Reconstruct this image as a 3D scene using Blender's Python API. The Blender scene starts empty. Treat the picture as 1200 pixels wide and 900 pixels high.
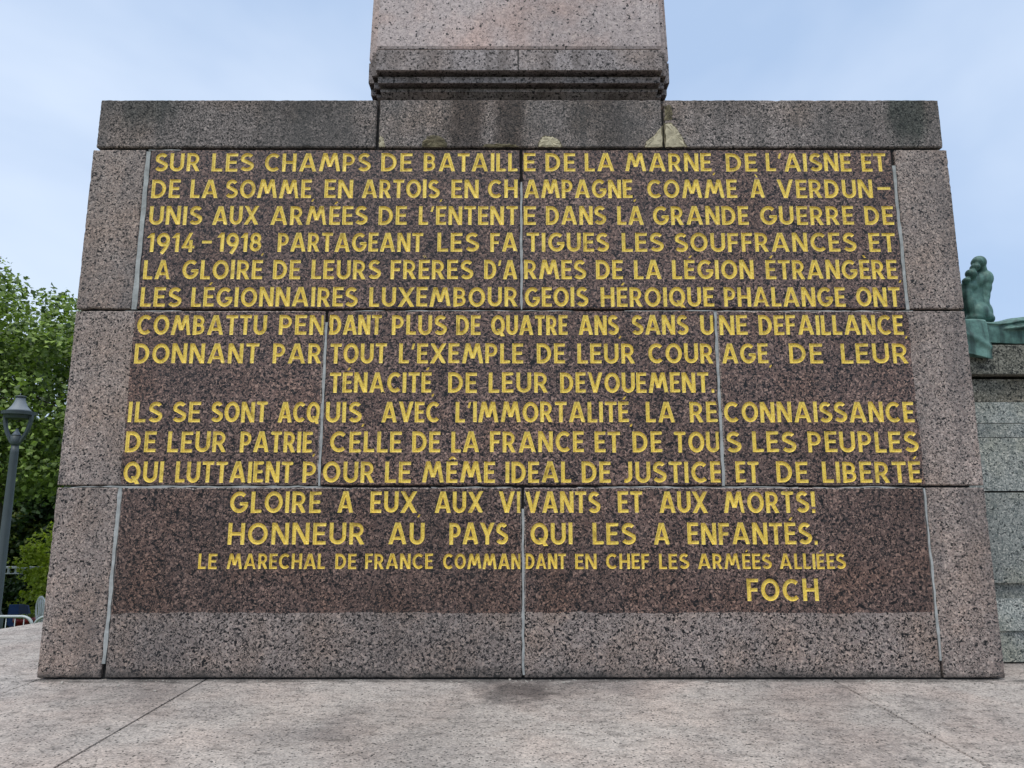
import bpy, bmesh, math, random
import numpy as np
from mathutils import Vector, Matrix
from mathutils.geometry import delaunay_2d_cdt

R = math.radians
random.seed(7)
np.random.seed(7)
scene = bpy.context.scene
col = scene.collection

# ------------------------------------------------------------------ camera, sky, sun, exposure
CAM_Y, CAM_Z = -4.782, 1.15
cam_data = bpy.data.cameras.new("camera")
cam_data.sensor_width = 36.0
cam_data.lens = 24.45
cam_data.clip_start = 0.05
cam_data.clip_end = 3000
cam = bpy.data.objects.new("camera", cam_data)
col.objects.link(cam)
cam.location = (0.0, CAM_Y, CAM_Z)
cam.rotation_euler = (R(90 + 9.54), 0, 0)
scene.camera = cam

SUN_EL, SUN_AZ = 58.0, 205.0          # azimuth clockwise from +Y: behind the photographer, a little left
world = bpy.data.worlds.new("World")
scene.world = world
world.use_nodes = True
nt = world.node_tree
nt.nodes.clear()
wo = nt.nodes.new("ShaderNodeOutputWorld")
bg = nt.nodes.new("ShaderNodeBackground")
bg.inputs["Strength"].default_value = 0.12
sky = nt.nodes.new("ShaderNodeTexSky")
sky.sky_type = 'NISHITA'
sky.sun_disc = False
sky.sun_elevation = R(SUN_EL)
sky.sun_rotation = R(SUN_AZ)
sky.air_density = 1.0
sky.dust_density = 1.5
sky.ozone_density = 1.0
tc = nt.nodes.new("ShaderNodeTexCoord")
mp = nt.nodes.new("ShaderNodeMapping")
mp.inputs["Scale"].default_value = (1.0, 1.0, 1.7)
mp.inputs["Location"].default_value = (3.1, 0.4, 0.3)
n1 = nt.nodes.new("ShaderNodeTexNoise")
n1.inputs["Scale"].default_value = 1.35
n1.inputs["Detail"].default_value = 5.0
n1.inputs["Roughness"].default_value = 0.5
n1.inputs["Distortion"].default_value = 0.4
cr = nt.nodes.new("ShaderNodeValToRGB")          # cloud cover: radiance of the overcast layer
cr.color_ramp.elements[0].position = 0.32
cr.color_ramp.elements[0].color = (3.55, 4.7, 6.6, 1)
cr.color_ramp.elements[1].position = 0.68
cr.color_ramp.elements[1].color = (6.4, 7.2, 8.4, 1)
mx = nt.nodes.new("ShaderNodeMix")
mx.data_type = 'RGBA'
mx.inputs["Factor"].default_value = 0.85
nt.links.new(tc.outputs["Generated"], mp.inputs["Vector"])
nt.links.new(mp.outputs["Vector"], n1.inputs["Vector"])
nt.links.new(n1.outputs["Fac"], cr.inputs["Fac"])
sx = nt.nodes.new("ShaderNodeSeparateXYZ")
nt.links.new(tc.outputs["Generated"], sx.inputs[0])
zr = nt.nodes.new("ShaderNodeValToRGB")           # an overcast sky is brightest and whitest overhead
zr.color_ramp.elements[0].position = 0.62
zr.color_ramp.elements[0].color = (1, 1, 1, 1)
zr.color_ramp.elements[1].position = 0.95
zr.color_ramp.elements[1].color = (2.3, 2.05, 1.75, 1)
nt.links.new(sx.outputs[2], zr.inputs["Fac"])
ml = nt.nodes.new("ShaderNodeMix")
ml.data_type = 'RGBA'
ml.blend_type = 'MULTIPLY'
ml.inputs["Factor"].default_value = 1.0
nt.links.new(cr.outputs["Color"], ml.inputs[6])
nt.links.new(zr.outputs["Color"], ml.inputs[7])
nt.links.new(sky.outputs["Color"], mx.inputs[6])
nt.links.new(ml.outputs[2], mx.inputs[7])
nt.links.new(mx.outputs[2], bg.inputs["Color"])
nt.links.new(bg.outputs["Background"], wo.inputs["Surface"])

sun_data = bpy.data.lights.new("sun", 'SUN')
sun_data.energy = 1.4
sun_data.angle = R(25)
sun_data.color = (1.0, 0.96, 0.9)
sun = bpy.data.objects.new("sun", sun_data)
col.objects.link(sun)
az, el = R(SUN_AZ), R(SUN_EL)
to_sun = Vector((math.sin(az) * math.cos(el), math.cos(az) * math.cos(el), math.sin(el)))
sun.rotation_euler = to_sun.to_track_quat('Z', 'Y').to_euler()

vs = scene.view_settings
vs.view_transform = 'Standard'
vs.look = 'None'
vs.gamma = 1.0
vs.exposure = 0.25
vs.use_curve_mapping = False


# ------------------------------------------------------------------ helpers
def obj(name, me, mat=None, parent=None):
    if isinstance(me, bmesh.types.BMesh):
        bm = me
        me = bpy.data.meshes.new(name)
        bm.to_mesh(me)
        bm.free()
    for m in (mat if isinstance(mat, (list, tuple)) else [mat]):
        if m is not None:
            me.materials.append(m)
    o = bpy.data.objects.new(name, me)
    col.objects.link(o)
    if parent is not None:
        o.parent = parent
    return o


def thing(name, label, cat, loc=(0, 0, 0), rz=0.0, group=None):
    o = bpy.data.objects.new(name, None)
    o.empty_display_size = 0.2
    col.objects.link(o)
    o.location = loc
    o.rotation_euler = (0, 0, rz)
    tag(o, label, cat, group)
    return o


def tag(o, label=None, cat=None, group=None, kind=None):
    if label: o["label"] = label
    if cat: o["category"] = cat
    if group: o["group"] = group
    if kind: o["kind"] = kind
    return o


def dup(root, loc, rz, label=None):
    r = root.copy()
    col.objects.link(r)
    r.location = loc
    r.rotation_euler = (0, 0, rz)
    if label: r["label"] = label
    for ch in list(root.children):
        c = ch.copy()
        col.objects.link(c)
        c.parent = r
    return r


def add_box(bm, x0, x1, y0, y1, z0, z1, bevel=0.0):
    vs_ = [bm.verts.new(p) for p in ((x0, y0, z0), (x1, y0, z0), (x1, y1, z0), (x0, y1, z0),
                                     (x0, y0, z1), (x1, y0, z1), (x1, y1, z1), (x0, y1, z1))]
    fs = [bm.faces.new([vs_[i] for i in q]) for q in ((0, 3, 2, 1), (4, 5, 6, 7), (0, 1, 5, 4), (1, 2, 6, 5), (2, 3, 7, 6), (3, 0, 4, 7))]
    if bevel > 0:
        es = list({e for f in fs for e in f.edges})
        bmesh.ops.bevel(bm, geom=es, offset=bevel, segments=2, profile=0.6, affect='EDGES')


def add_tube(bm, pts, radii, n=10, cap=True):
    pts = [Vector(p) for p in pts]
    if not isinstance(radii, (list, tuple)):
        radii = [radii] * len(pts)
    rings = []
    up = None
    for i, p in enumerate(pts):
        t = (pts[min(i + 1, len(pts) - 1)] - pts[max(i - 1, 0)]).normalized()
        if up is None:
            up = Vector((0, 0, 1)) if abs(t.z) < 0.9 else Vector((1, 0, 0))
        a = (up - t * up.dot(t)).normalized()
        b = t.cross(a)
        up = a
        rings.append([bm.verts.new(p + (a * math.cos(2 * math.pi * k / n) + b * math.sin(2 * math.pi * k / n)) * radii[i]) for k in range(n)])
    for r0, r1 in zip(rings, rings[1:]):
        for k in range(n):
            f = bm.faces.new((r0[k], r0[(k + 1) % n], r1[(k + 1) % n], r1[k]))
            f.smooth = True
    if cap:
        bm.faces.new(rings[0][::-1])
        bm.faces.new(rings[-1])


def add_lathe(bm, prof, n=24, smooth=True, loc=(0, 0, 0)):
    rings = []
    for r, z in prof:
        rings.append([bm.verts.new((loc[0] + max(r, 1e-4) * math.cos(2 * math.pi * k / n), loc[1] + max(r, 1e-4) * math.sin(2 * math.pi * k / n), loc[2] + z)) for k in range(n)])
    for r0, r1 in zip(rings, rings[1:]):
        for k in range(n):
            f = bm.faces.new((r0[k], r0[(k + 1) % n], r1[(k + 1) % n], r1[k]))
            f.smooth = smooth
    bm.faces.new(rings[0][::-1])
    bm.faces.new(rings[-1])


def add_prism(bm, poly, z0, z1):
    """poly: list of (x, y) counter-clockwise, or per-level callables not needed"""
    a = [bm.verts.new((x, y, z0)) for x, y in poly]
    b = [bm.verts.new((x, y, z1)) for x, y in poly]
    n = len(poly)
    for k in range(n):
        bm.faces.new((a[k], a[(k + 1) % n], b[(k + 1) % n], b[k]))
    bm.faces.new(a[::-1])
    bm.faces.new(b)


def fuse(name, parts, voxel, smooth_it, mat, parent=None):
    """One continuous skin over overlapping ellipsoids / tapered limbs."""
    bm = bmesh.new()
    for p in parts:
        if p[0] == 'e':
            _, c, r, rot = p
            m = Matrix.Translation(c) @ (rot.to_4x4() if rot else Matrix()) @ Matrix.Diagonal((*r, 1))
            bmesh.ops.create_uvsphere(bm, u_segments=24, v_segments=16, radius=1.0, matrix=m)
        else:
            _, pts, rr = p
            add_tube(bm, pts, rr, 16)
            for q, r in zip(pts, rr):
                bmesh.ops.create_uvsphere(bm, u_segments=16, v_segments=12, radius=r, matrix=Matrix.Translation(q))
    me = bpy.data.meshes.new(name + "_base")
    bm.to_mesh(me)
    bm.free()
    t = bpy.data.objects.new(name + "_base", me)
    col.objects.link(t)
    m = t.modifiers.new("remesh", 'REMESH')
    m.mode = 'VOXEL'
    m.voxel_size = voxel
    s = t.modifiers.new("smooth", 'SMOOTH')
    s.factor = 0.5
    s.iterations = smooth_it
    dg = bpy.context.evaluated_depsgraph_get()
    out = bpy.data.meshes.new_from_object(t.evaluated_get(dg))
    out.name = name
    bpy.data.objects.remove(t)
    bpy.data.meshes.remove(me)
    out.polygons.foreach_set("use_smooth", [True] * len(out.polygons))
    return obj(name, out, mat, parent)


# ------------------------------------------------------------------ materials
class NT:
    def __init__(self, name):
        self.m = bpy.data.materials.new(name)
        self.m.use_nodes = True
        self.t = self.m.node_tree
        self.t.nodes.clear()
        self.out = self.n("ShaderNodeOutputMaterial")
        self.b = self.n("ShaderNodeBsdfPrincipled")
        self.l(self.b.outputs["BSDF"], self.out.inputs["Surface"])

    def n(self, t, **kw):
        x = self.t.nodes.new(t)
        for k, v in kw.items():
            setattr(x, k, v)
        return x

    def l(self, a, b):
        self.t.links.new(a, b)

    def val(self, sock, v):
        if hasattr(v, "is_output") or isinstance(v, bpy.types.NodeSocket):
            self.l(v, sock)
        else:
            sock.default_value = v

    def math(self, op, a, b=0.0, clamp=False):
        x = self.n("ShaderNodeMath", operation=op, use_clamp=clamp)
        self.val(x.inputs[0], a)
        self.val(x.inputs[1], b)
        return x.outputs[0]

    def noise(self, vec, scale, detail=3.0, rough=0.5, dist=0.0):
        x = self.n("ShaderNodeTexNoise")
        if vec is not None: self.l(vec, x.inputs["Vector"])
        x.inputs["Scale"].default_value = scale
        x.inputs["Detail"].default_value = detail
        x.inputs["Roughness"].default_value = rough
        x.inputs["Distortion"].default_value = dist
        return x

    def voronoi(self, vec, scale, rnd=1.0):
        x = self.n("ShaderNodeTexVoronoi")
        self.l(vec, x.inputs["Vector"])
        x.inputs["Scale"].default_value = scale
        x.inputs["Randomness"].default_value = rnd
        return x

    def ramp(self, fac, stops, const=False):
        x = self.n("ShaderNodeValToRGB")
        if const: x.color_ramp.interpolation = 'CONSTANT'
        e = x.color_ramp.elements
        while len(e) < len(stops): e.new(0.5)
        for i, (p, c) in enumerate(stops):
            e[i].position = p
            e[i].color = (*c, 1) if not isinstance(c, (int, float)) else (c, c, c, 1)
        self.l(fac, x.inputs["Fac"])
        return x.outputs["Color"]

    def mix(self, fac, a, b, blend='MIX'):
        x = self.n("ShaderNodeMix", data_type='RGBA', blend_type=blend)
        self.val(x.inputs[0], fac)
        for s, v in ((6, a), (7, b)):
            if isinstance(v, tuple): x.inputs[s].default_value = (*v, 1)
            else: self.l(v, x.inputs[s])
        return x.outputs[2]

    def mapping(self, vec, scale=(1, 1, 1), loc=(0, 0, 0)):
        x = self.n("ShaderNodeMapping")
        self.l(vec, x.inputs["Vector"])
        x.inputs["Scale"].default_value = scale
        x.inputs["Location"].default_value = loc
        return x.outputs["Vector"]

    def coord(self, per_object=False):
        c = self.n("ShaderNodeTexCoord").outputs["Object"]
        if not per_object: return c
        oi = self.n("ShaderNodeObjectInfo")
        sc = self.math('MULTIPLY', oi.outputs["Random"], 53.0)
        cb = self.n("ShaderNodeCombineXYZ")
        for i in range(3): self.l(sc, cb.inputs[i])
        a = self.n("ShaderNodeVectorMath", operation='ADD')
        self.l(c, a.inputs[0])
        self.l(cb.outputs[0], a.inputs[1])
        return a.outputs[0]

    def bump(self, h, strength, dist):
        x = self.n("ShaderNodeBump")
        x.inputs["Strength"].default_value = strength
        x.inputs["Distance"].default_value = dist
        self.l(h, x.inputs["Height"])
        self.l(x.outputs["Normal"], self.b.inputs["Normal"])


def granite(name, minerals, scale, rough, bump=0.3, stains=0.0, streaks=0.0, tone=(0.82, 1.15), grime=None, spots=(), stain_col=(0.05, 0.05, 0.055), tint=(1.0, 0.94, 0.90)):
    """minerals: [(cumulative share, colour)...]; cell texture of interlocking crystals plus finer grain"""
    k = NT(name)
    raw = k.coord()
    v = k.coord(True)
    d = k.noise(v, scale * 0.9, 2.0)
    dv = k.n("ShaderNodeVectorMath", operation='MULTIPLY_ADD')
    k.l(d.outputs["Color"], dv.inputs[0])
    dv.inputs[1].default_value = (0.25 / scale,) * 3
    k.l(v, dv.inputs[2])
    c1 = k.voronoi(dv.outputs[0], scale)
    s1 = k.n("ShaderNodeSeparateColor"); k.l(c1.outputs["Color"], s1.inputs[0])
    base = k.ramp(s1.outputs[0], minerals, True)
    c2 = k.voronoi(dv.outputs[0], scale * 2.3)
    s2 = k.n("ShaderNodeSeparateColor"); k.l(c2.outputs["Color"], s2.inputs[0])
    fine = k.ramp(s2.outputs[1], minerals, True)
    pick = k.noise(v, scale * 0.55, 2.0).outputs["Fac"]
    colr = k.mix(k.ramp(pick, [(0.0, 0.0), (0.53, 1.0)], True), base, fine)
    big = k.noise(v, 1.3, 5.0, 0.6).outputs["Fac"]
    colr = k.mix(1.0, colr, k.ramp(big, [(0.28, tone[0]), (0.72, tone[1])]), 'MULTIPLY')
    tn = k.noise(v, 2.7, 3.0, 0.5).outputs["Fac"]
    colr = k.mix(1.0, colr, k.ramp(tn, [(0.45, (0.97, 0.99, 1.03)), (0.7, tint)]), 'MULTIPLY')
    oi = k.n("ShaderNodeObjectInfo")
    colr = k.mix(1.0, colr, k.ramp(oi.outputs["Random"], [(0.0, 0.86), (1.0, 1.14)]), 'MULTIPLY')
    if stains:
        sn = k.noise(k.mapping(v, (0.9, 0.9, 1.2)), 1.1, 7.0, 0.62, 0.3).outputs["Fac"]
        f = k.math('MULTIPLY', k.ramp(sn, [(0.5, 0.0), (0.68, 1.0)]), stains)
        colr = k.mix(f, colr, stain_col)
    if streaks:
        sn = k.noise(k.mapping(v, (4.5, 4.5, 0.35)), 1.4, 5.0, 0.6).outputs["Fac"]
        f = k.math('MULTIPLY', k.ramp(sn, [(0.48, 0.0), (0.66, 1.0)]), streaks)
        colr = k.mix(f, colr, stain_col)
    if grime:                       # ragged line of moss and dirt that has settled along one height of the masonry
        z0, z1, amt = grime
        sp = k.n("ShaderNodeSeparateXYZ"); k.l(raw, sp.inputs[0])
        gn = k.noise(k.mapping(v, (3, 3, 9)), 2.2, 6.0, 0.65).outputs["Fac"]
        zz = k.math('ADD', sp.outputs[2], k.math('MULTIPLY', k.math('SUBTRACT', gn, 0.5), (z1 - z0) * 1.6))
        mr = k.n("ShaderNodeMapRange"); k.l(zz, mr.inputs[0])
        mr.inputs[1].default_value = z0; mr.inputs[2].default_value = z1
        mr.inputs[3].default_value = amt; mr.inputs[4].default_value = 0.0
        colr = k.mix(mr.outputs[0], colr, (0.035, 0.033, 0.03))
    for (x, z, rx, rz, amt, cc) in spots:      # run-off stains with a place and an outline of their own
        q = k.mapping(raw, (1 / rx, 0.0, 1 / rz), (-x / rx, 0.0, -z / rz))
        ln = k.n("ShaderNodeVectorMath", operation='LENGTH'); k.l(q, ln.inputs[0])
        nn = k.noise(k.mapping(raw, (5, 5, 2)), 2.0, 6.0, 0.65).outputs["Fac"]
        dd = k.math('ADD', ln.outputs["Value"], k.math('MULTIPLY', k.math('SUBTRACT', nn, 0.5), 1.5))
        mr = k.n("ShaderNodeMapRange"); k.l(dd, mr.inputs[0])
        mr.inputs[1].default_value = 0.45; mr.inputs[2].default_value = 1.0
        mr.inputs[3].default_value = amt; mr.inputs[4].default_value = 0.0
        colr = k.mix(mr.outputs[0], colr, k.mix(1.0, colr, cc, 'MULTIPLY'))
    k.l(colr, k.b.inputs["Base Color"])
    rr = k.n("ShaderNodeMapRange"); k.l(s1.outputs[2], rr.inputs[0])
    rr.inputs[3].default_value = rough - 0.07; rr.inputs[4].default_value = rough + 0.07
    k.l(rr.outputs[0], k.b.inputs["Roughness"])
    k.b.inputs["Specular IOR Level"].default_value = 0.35
    if bump:
        h = k.noise(v, scale * 1.6, 3.0, 0.6).outputs["Fac"]
        k.bump(h, bump, 0.004)
    return k.m


def plain(name, colour, rough=0.6, metal=0.0, var=0.15, scale=8.0, bump=0.0):
    k = NT(name)
    v = k.coord()
    n = k.noise(v, scale, 5.0, 0.6).outputs["Fac"]
    c = k.mix(1.0, colour, k.ramp(n, [(0.3, 1 - var), (0.7, 1 + var)]), 'MULTIPLY')
    k.l(c, k.b.inputs["Base Color"])
    k.b.inputs["Roughness"].default_value = rough
    k.b.inputs["Metallic"].default_value = metal
    if bump:
        k.bump(k.noise(v, scale * 4, 4.0).outputs["Fac"], bump, 0.01)
    return k.m


M = {}
M['rough'] = granite("rough_granite", [(0, (0.009, 0.009, 0.009)), (0.15, (0.110, 0.091, 0.080)), (0.36, (0.257, 0.201, 0.170)), (0.66, (0.328, 0.270, 0.231)), (0.88, (0.454, 0.360, 0.299))], 92, 0.72, 0.35, stains=0.25, streaks=0.32, grime=(0.0, 0.07, 0.9))
M['polished'] = granite("polished_granite", [(0, (0.004, 0.004, 0.005)), (0.27, (0.043, 0.033, 0.030)), (0.46, (0.128, 0.080, 0.065)), (0.72, (0.191, 0.126, 0.102)), (0.9, (0.319, 0.209, 0.160))], 80, 0.42, 0.06, stains=0.14, streaks=0.14, tone=(0.74, 1.16), stain_col=(0.03, 0.027, 0.027))
M['strip'] = granite("weathered_granite", [(0, (0.008, 0.008, 0.009)), (0.21, (0.101, 0.086, 0.076)), (0.42, (0.250, 0.201, 0.175)), (0.7, (0.325, 0.272, 0.236)), (0.91, (0.443, 0.352, 0.294))], 84, 0.7, 0.3, stains=0.2, grime=(0.0, 0.085, 0.95))
M['slab'] = granite("dark_cap_granite", [(0, (0.015, 0.015, 0.014)), (0.22, (0.089, 0.077, 0.070)), (0.45, (0.198, 0.165, 0.146)), (0.73, (0.270, 0.230, 0.204)), (0.92, (0.384, 0.320, 0.280))], 96, 0.8, 0.35, stains=0.45, streaks=0.5, spots=[(-2.72, 4.1, .35, .28, .8, (.35, .42, .42)), (2.95, 4.1, .22, .5, .9, (.28, .36, .33)), (-.34, 3.95, .17, .6, .95, (.36, .34, .33)), (-.02, 3.95, .14, .7, .95, (.38, .35, .33)), (.75, 4.0, .14, .6, .6, (.5, .48, .46)), (.55, 4.05, .2, .3, .5, (.5, .48, .45)), (1.6, 4.1, .3, .2, .5, (.5, .5, .5)), (-1.6, 4.1, .4, .2, .5, (.5, .5, .5))], tone=(0.78, 1.12), stain_col=(0.05, 0.05, 0.048))
M['shaft'] = granite("pale_pink_granite", [(0, (0.041, 0.037, 0.037)), (0.055, (0.286, 0.238, 0.221)), (0.4, (0.387, 0.317, 0.291)), (0.72, (0.442, 0.366, 0.339)), (0.93, (0.488, 0.405, 0.360))], 66, 0.72, 0.25, streaks=0.1, tint=(1.02, 0.91, 0.88))
M['moulding'] = granite("stained_moulding_granite", [(0, (0.025, 0.023, 0.023)), (0.15, (0.144, 0.124, 0.117)), (0.42, (0.243, 0.207, 0.194)), (0.75, (0.297, 0.257, 0.243)), (0.93, (0.342, 0.293, 0.270))], 66, 0.75, 0.3, stains=0.5, streaks=0.5, stain_col=(0.06, 0.046, 0.038))
M['green'] = granite("grey_green_granite", [(0, (0.042, 0.049, 0.047)), (0.12, (0.157, 0.174, 0.159)), (0.48, (0.290, 0.299, 0.267)), (0.78, (0.386, 0.389, 0.342)), (0.93, (0.519, 0.504, 0.438))], 90, 0.78, 0.3, stains=0.2, stain_col=(0.07, 0.085, 0.078), tint=(1.02, 1.0, 0.93))
M['ledge'] = granite("brown_ledge_granite", [(0, (0.023, 0.024, 0.021)), (0.22, (0.088, 0.087, 0.069)), (0.48, (0.176, 0.167, 0.130)), (0.78, (0.239, 0.228, 0.182)), (0.93, (0.340, 0.321, 0.260))], 74, 0.8, 0.3, stains=0.3, stain_col=(0.05, 0.045, 0.03))
M['core'] = plain("dark_joint_mortar", (0.018, 0.018, 0.018), 0.95)
M['mortar'] = plain("grey_joint_mortar", (0.33, 0.345, 0.335), 0.85, 0.0, 0.3, 14, 0.3)
M['patch'] = plain("cream_repair_mortar", (0.44, 0.39, 0.27), 0.92, 0.0, 0.28, 22, 0.6)
M['patch_dark'] = plain("mossy_repair_mortar", (0.13, 0.11, 0.065), 0.95, 0.0, 0.6, 25, 0.8)


def gold_mat():
    k = NT("gilded_letter_cut")
    v = k.coord()
    n = k.noise(v, 110, 4.0, 0.7).outputs["Fac"]
    n2 = k.noise(v, 7, 6.0, 0.7).outputs["Fac"]
    c = k.ramp(n, [(0.32, (.44, .27, .025)), (0.45, (.78, .56, .085)), (0.7, (.95, .76, .18))])
    c = k.mix(1.0, c, k.ramp(n2, [(0.32, (.50, .47, .42)), (0.44, (.95, .95, .95)), (0.7, (1.07, 1.07, 1.07))]), 'MULTIPLY')
    k.l(c, k.b.inputs["Base Color"])
    k.b.inputs["Metallic"].default_value = 0.1
    k.b.inputs["Roughness"].default_value = 0.48
    k.bump(n, 0.35, 0.004)
    return k.m


M['gold'] = gold_mat()


def paving_mat():
    k = NT("granite_paving")
    v = k.coord()
    fine = k.voronoi(v, 115)
    s = k.n("ShaderNodeSeparateColor"); k.l(fine.outputs["Color"], s.inputs[0])
    c = k.ramp(s.outputs[0], [(0, (.10, .095, .09)), (.06, (.34, .308, .285)), (.40, (.435, .392, .36)), (.78, (.53, .47, .428))], True)
    mott = k.noise(k.mapping(v, (1.0, 1.6, 1.0)), 9.0, 6.0, 0.66).outputs["Fac"]
    c = k.mix(1.0, c, k.ramp(mott, [(0.32, 0.55), (0.48, 0.95), (0.7, 1.12)]), 'MULTIPLY')
    st = k.noise(k.mapping(v, (1.0, 0.8, 1.0), (2.3, 1.7, 0)), 0.85, 7.0, 0.62, 0.4).outputs["Fac"]
    f = k.math('MULTIPLY', k.ramp(st, [(0.44, 0.0), (0.62, 1.0)]), 0.72)
    c = k.mix(f, c, k.mix(1.0, c, (0.5, 0.5, 0.52), 'MULTIPLY'))
    pk = k.noise(v, 1.6, 4.0).outputs["Fac"]
    c = k.mix(1.0, c, k.ramp(pk, [(0.42, (0.99, 1.0, 1.0)), (0.66, (1.04, 0.985, 0.96))]), 'MULTIPLY')
    # damp, sooty patch where the middle joint drips on the paving, and a lighter calcite spatter
    for (x, y, r, dark) in ((0.05, -0.22, 0.40, 0.95), (-0.5, -0.9, 0.7, 0.3), (0.35, -0.12, 0.35, 0.3), (-2.35, -0.35, 0.6, 0.28)):
        dv = k.n("ShaderNodeVectorMath", operation='DISTANCE')
        k.l(v, dv.inputs[0]); dv.inputs[1].default_value = (x, y, 0)
        nn = k.noise(v, 5.0, 5.0, 0.65).outputs["Fac"]
        dd = k.math('ADD', dv.outputs["Value"], k.math('MULTIPLY', k.math('SUBTRACT', nn, 0.5), r * 1.8))
        mr = k.n("ShaderNodeMapRange"); k.l(dd, mr.inputs[0])
        mr.inputs[1].default_value = r * 0.3; mr.inputs[2].default_value = r
        mr.inputs[3].default_value = dark; mr.inputs[4].default_value = 0.0
        c = k.mix(mr.outputs[0], c, k.mix(1.0, c, (0.33, 0.33, 0.34), 'MULTIPLY'))
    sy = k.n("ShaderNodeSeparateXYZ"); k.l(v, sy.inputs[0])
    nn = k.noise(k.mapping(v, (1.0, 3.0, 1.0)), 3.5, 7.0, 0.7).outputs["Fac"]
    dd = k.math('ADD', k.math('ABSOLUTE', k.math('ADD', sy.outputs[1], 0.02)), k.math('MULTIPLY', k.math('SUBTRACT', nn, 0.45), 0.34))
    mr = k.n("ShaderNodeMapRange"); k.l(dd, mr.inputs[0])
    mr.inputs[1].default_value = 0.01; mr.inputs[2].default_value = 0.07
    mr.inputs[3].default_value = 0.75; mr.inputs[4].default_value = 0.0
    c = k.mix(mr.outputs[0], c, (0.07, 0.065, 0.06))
    sp = k.noise(k.mapping(v, (1.0, 2.5, 1.0), (7, 3, 0)), 6.0, 3.0, 0.5).outputs["Fac"]
    c = k.mix(k.math('MULTIPLY', k.ramp(sp, [(0.70, 0.0), (0.76, 1.0)]), 0.35), c, (0.55, 0.52, 0.49))
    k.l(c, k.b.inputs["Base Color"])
    k.b.inputs["Roughness"].default_value = 0.85
    k.b.inputs["Specular IOR Level"].default_value = 0.25
    hh = k.math('ADD', k.noise(k.mapping(v, (1.0, 2.2, 1.0)), 45, 4.0, 0.65).outputs["Fac"], k.math('MULTIPLY', mott, 0.8))
    k.bump(hh, 0.5, 0.006)
    return k.m


M['paving'] = paving_mat()


def bronze_mat():
    k = NT("verdigris_bronze")
    v = k.coord()
    n = k.noise(v, 3.2, 7.0, 0.65, 0.3).outputs["Fac"]
    c = k.ramp(n, [(0.25, (.018, .05, .044)), (0.43, (.065, .145, .122)), (0.58, (.125, .245, .21)), (0.8, (.24, .385, .335))])
    sk = k.noise(k.mapping(v, (6, 6, 0.8)), 2.5, 5.0, 0.6).outputs["Fac"]
    c = k.mix(k.math('MULTIPLY', k.ramp(sk, [(0.47, 0.0), (0.62, 1.0)]), 0.8), c, (0.018, 0.042, 0.038))
    pt = k.noise(v, 42, 3.0, 0.6).outputs["Fac"]
    c = k.mix(1.0, c, k.ramp(pt, [(0.3, 0.75), (0.6, 1.06)]), 'MULTIPLY')
    k.l(c, k.b.inputs["Base Color"])
    k.b.inputs["Metallic"].default_value = 0.15
    k.b.inputs["Roughness"].default_value = 0.58
    k.bump(pt, 0.25, 0.006)
    return k.m


M['bronze'] = bronze_mat()


def leaf_mat(name, dark, light, trans=0.35):
    k = NT(name)
    g = k.n("ShaderNodeNewGeometry")
    c = k.ramp(g.outputs["Random Per Island"], [(0.0, dark), (0.6, tuple((a + b) / 2 for a, b in zip(dark, light))), (1.0, light)])
    k.l(c, k.b.inputs["Base Color"])
    k.b.inputs["Roughness"].default_value = 0.45
    k.b.inputs["Specular IOR Level"].default_value = 0.4
    t = k.n("ShaderNodeBsdfTranslucent")
    k.l(k.mix(1.0, c, (1.3, 1.5, 0.5), 'MULTIPLY'), t.inputs["Color"])
    a = k.n("ShaderNodeMixShader")
    a.inputs[0].default_value = trans
    k.l(k.b.outputs["BSDF"], a.inputs[1])
    k.l(t.outputs["BSDF"], a.inputs[2])
    k.l(a.outputs[0], k.out.inputs["Surface"])
    return k.m


M['leaf'] = leaf_mat("plane_leaf", (.03, .062, .016), (.32, .43, .11), 0.25)
M['leaf_dark'] = leaf_mat("dark_leaf", (.014, .034, .010), (.045, .09, .022), 0.2)
M['leaf_lime'] = leaf_mat("lime_leaf", (.24, .30, .03), (.50, .55, .09), 0.4)
M['leaf_mid'] = leaf_mat("mid_green_leaf", (.09, .13, .025), (.24, .29, .06), 0.3)
M['bark'] = plain("tree_bark", (0.06, 0.05, 0.042), 0.9, 0, 0.35, 6, 0.8)
M['lamp'] = plain("grey_lamp_paint", (0.045, 0.06, 0.066), 0.5, 0.0, 0.1, 5)
M['lamp_cap'] = plain("pale_lamp_cap", (0.17, 0.195, 0.22), 0.55, 0.0, 0.1, 5)
M['galv'] = plain("galvanised_tube", (0.36, 0.40, 0.395), 0.5, 0.3, 0.12, 10)
M['white'] = plain("white_plastic", (0.78, 0.79, 0.8), 0.45, 0, 0.05)
M['blue'] = plain("blue_canvas", (0.018, 0.055, 0.18), 0.6, 0, 0.15)
M['navy'] = plain("navy_canvas", (0.015, 0.03, 0.10), 0.6, 0, 0.15)
M['red'] = plain("red_glazed_pot", (0.25, 0.018, 0.02), 0.4, 0, 0.15)
M['stone_rail'] = plain("pale_rail_stone", (0.6, 0.62, 0.62), 0.8, 0, 0.15)


def lawn_mat():
    k = NT("lawn_grass")
    v = k.coord()
    n = k.noise(v, 3.0, 8.0, 0.7).outputs["Fac"]
    c = k.ramp(n, [(0.3, (.05, .08, .015)), (0.55, (.11, .16, .025)), (0.8, (.20, .24, .05))])
    k.l(c, k.b.inputs["Base Color"])
    k.b.inputs["Roughness"].default_value = 0.9
    k.bump(k.noise(v, 40, 4.0).outputs["Fac"], 1.0, 0.05)
    return k.m


M['lawn'] = lawn_mat()

# ------------------------------------------------------------------ lettering: strokes of a geometric sans, cap height 1
SW = 0.180                       # stroke width / cap height
A0, B0 = SW / 2, 1 - SW / 2


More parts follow.
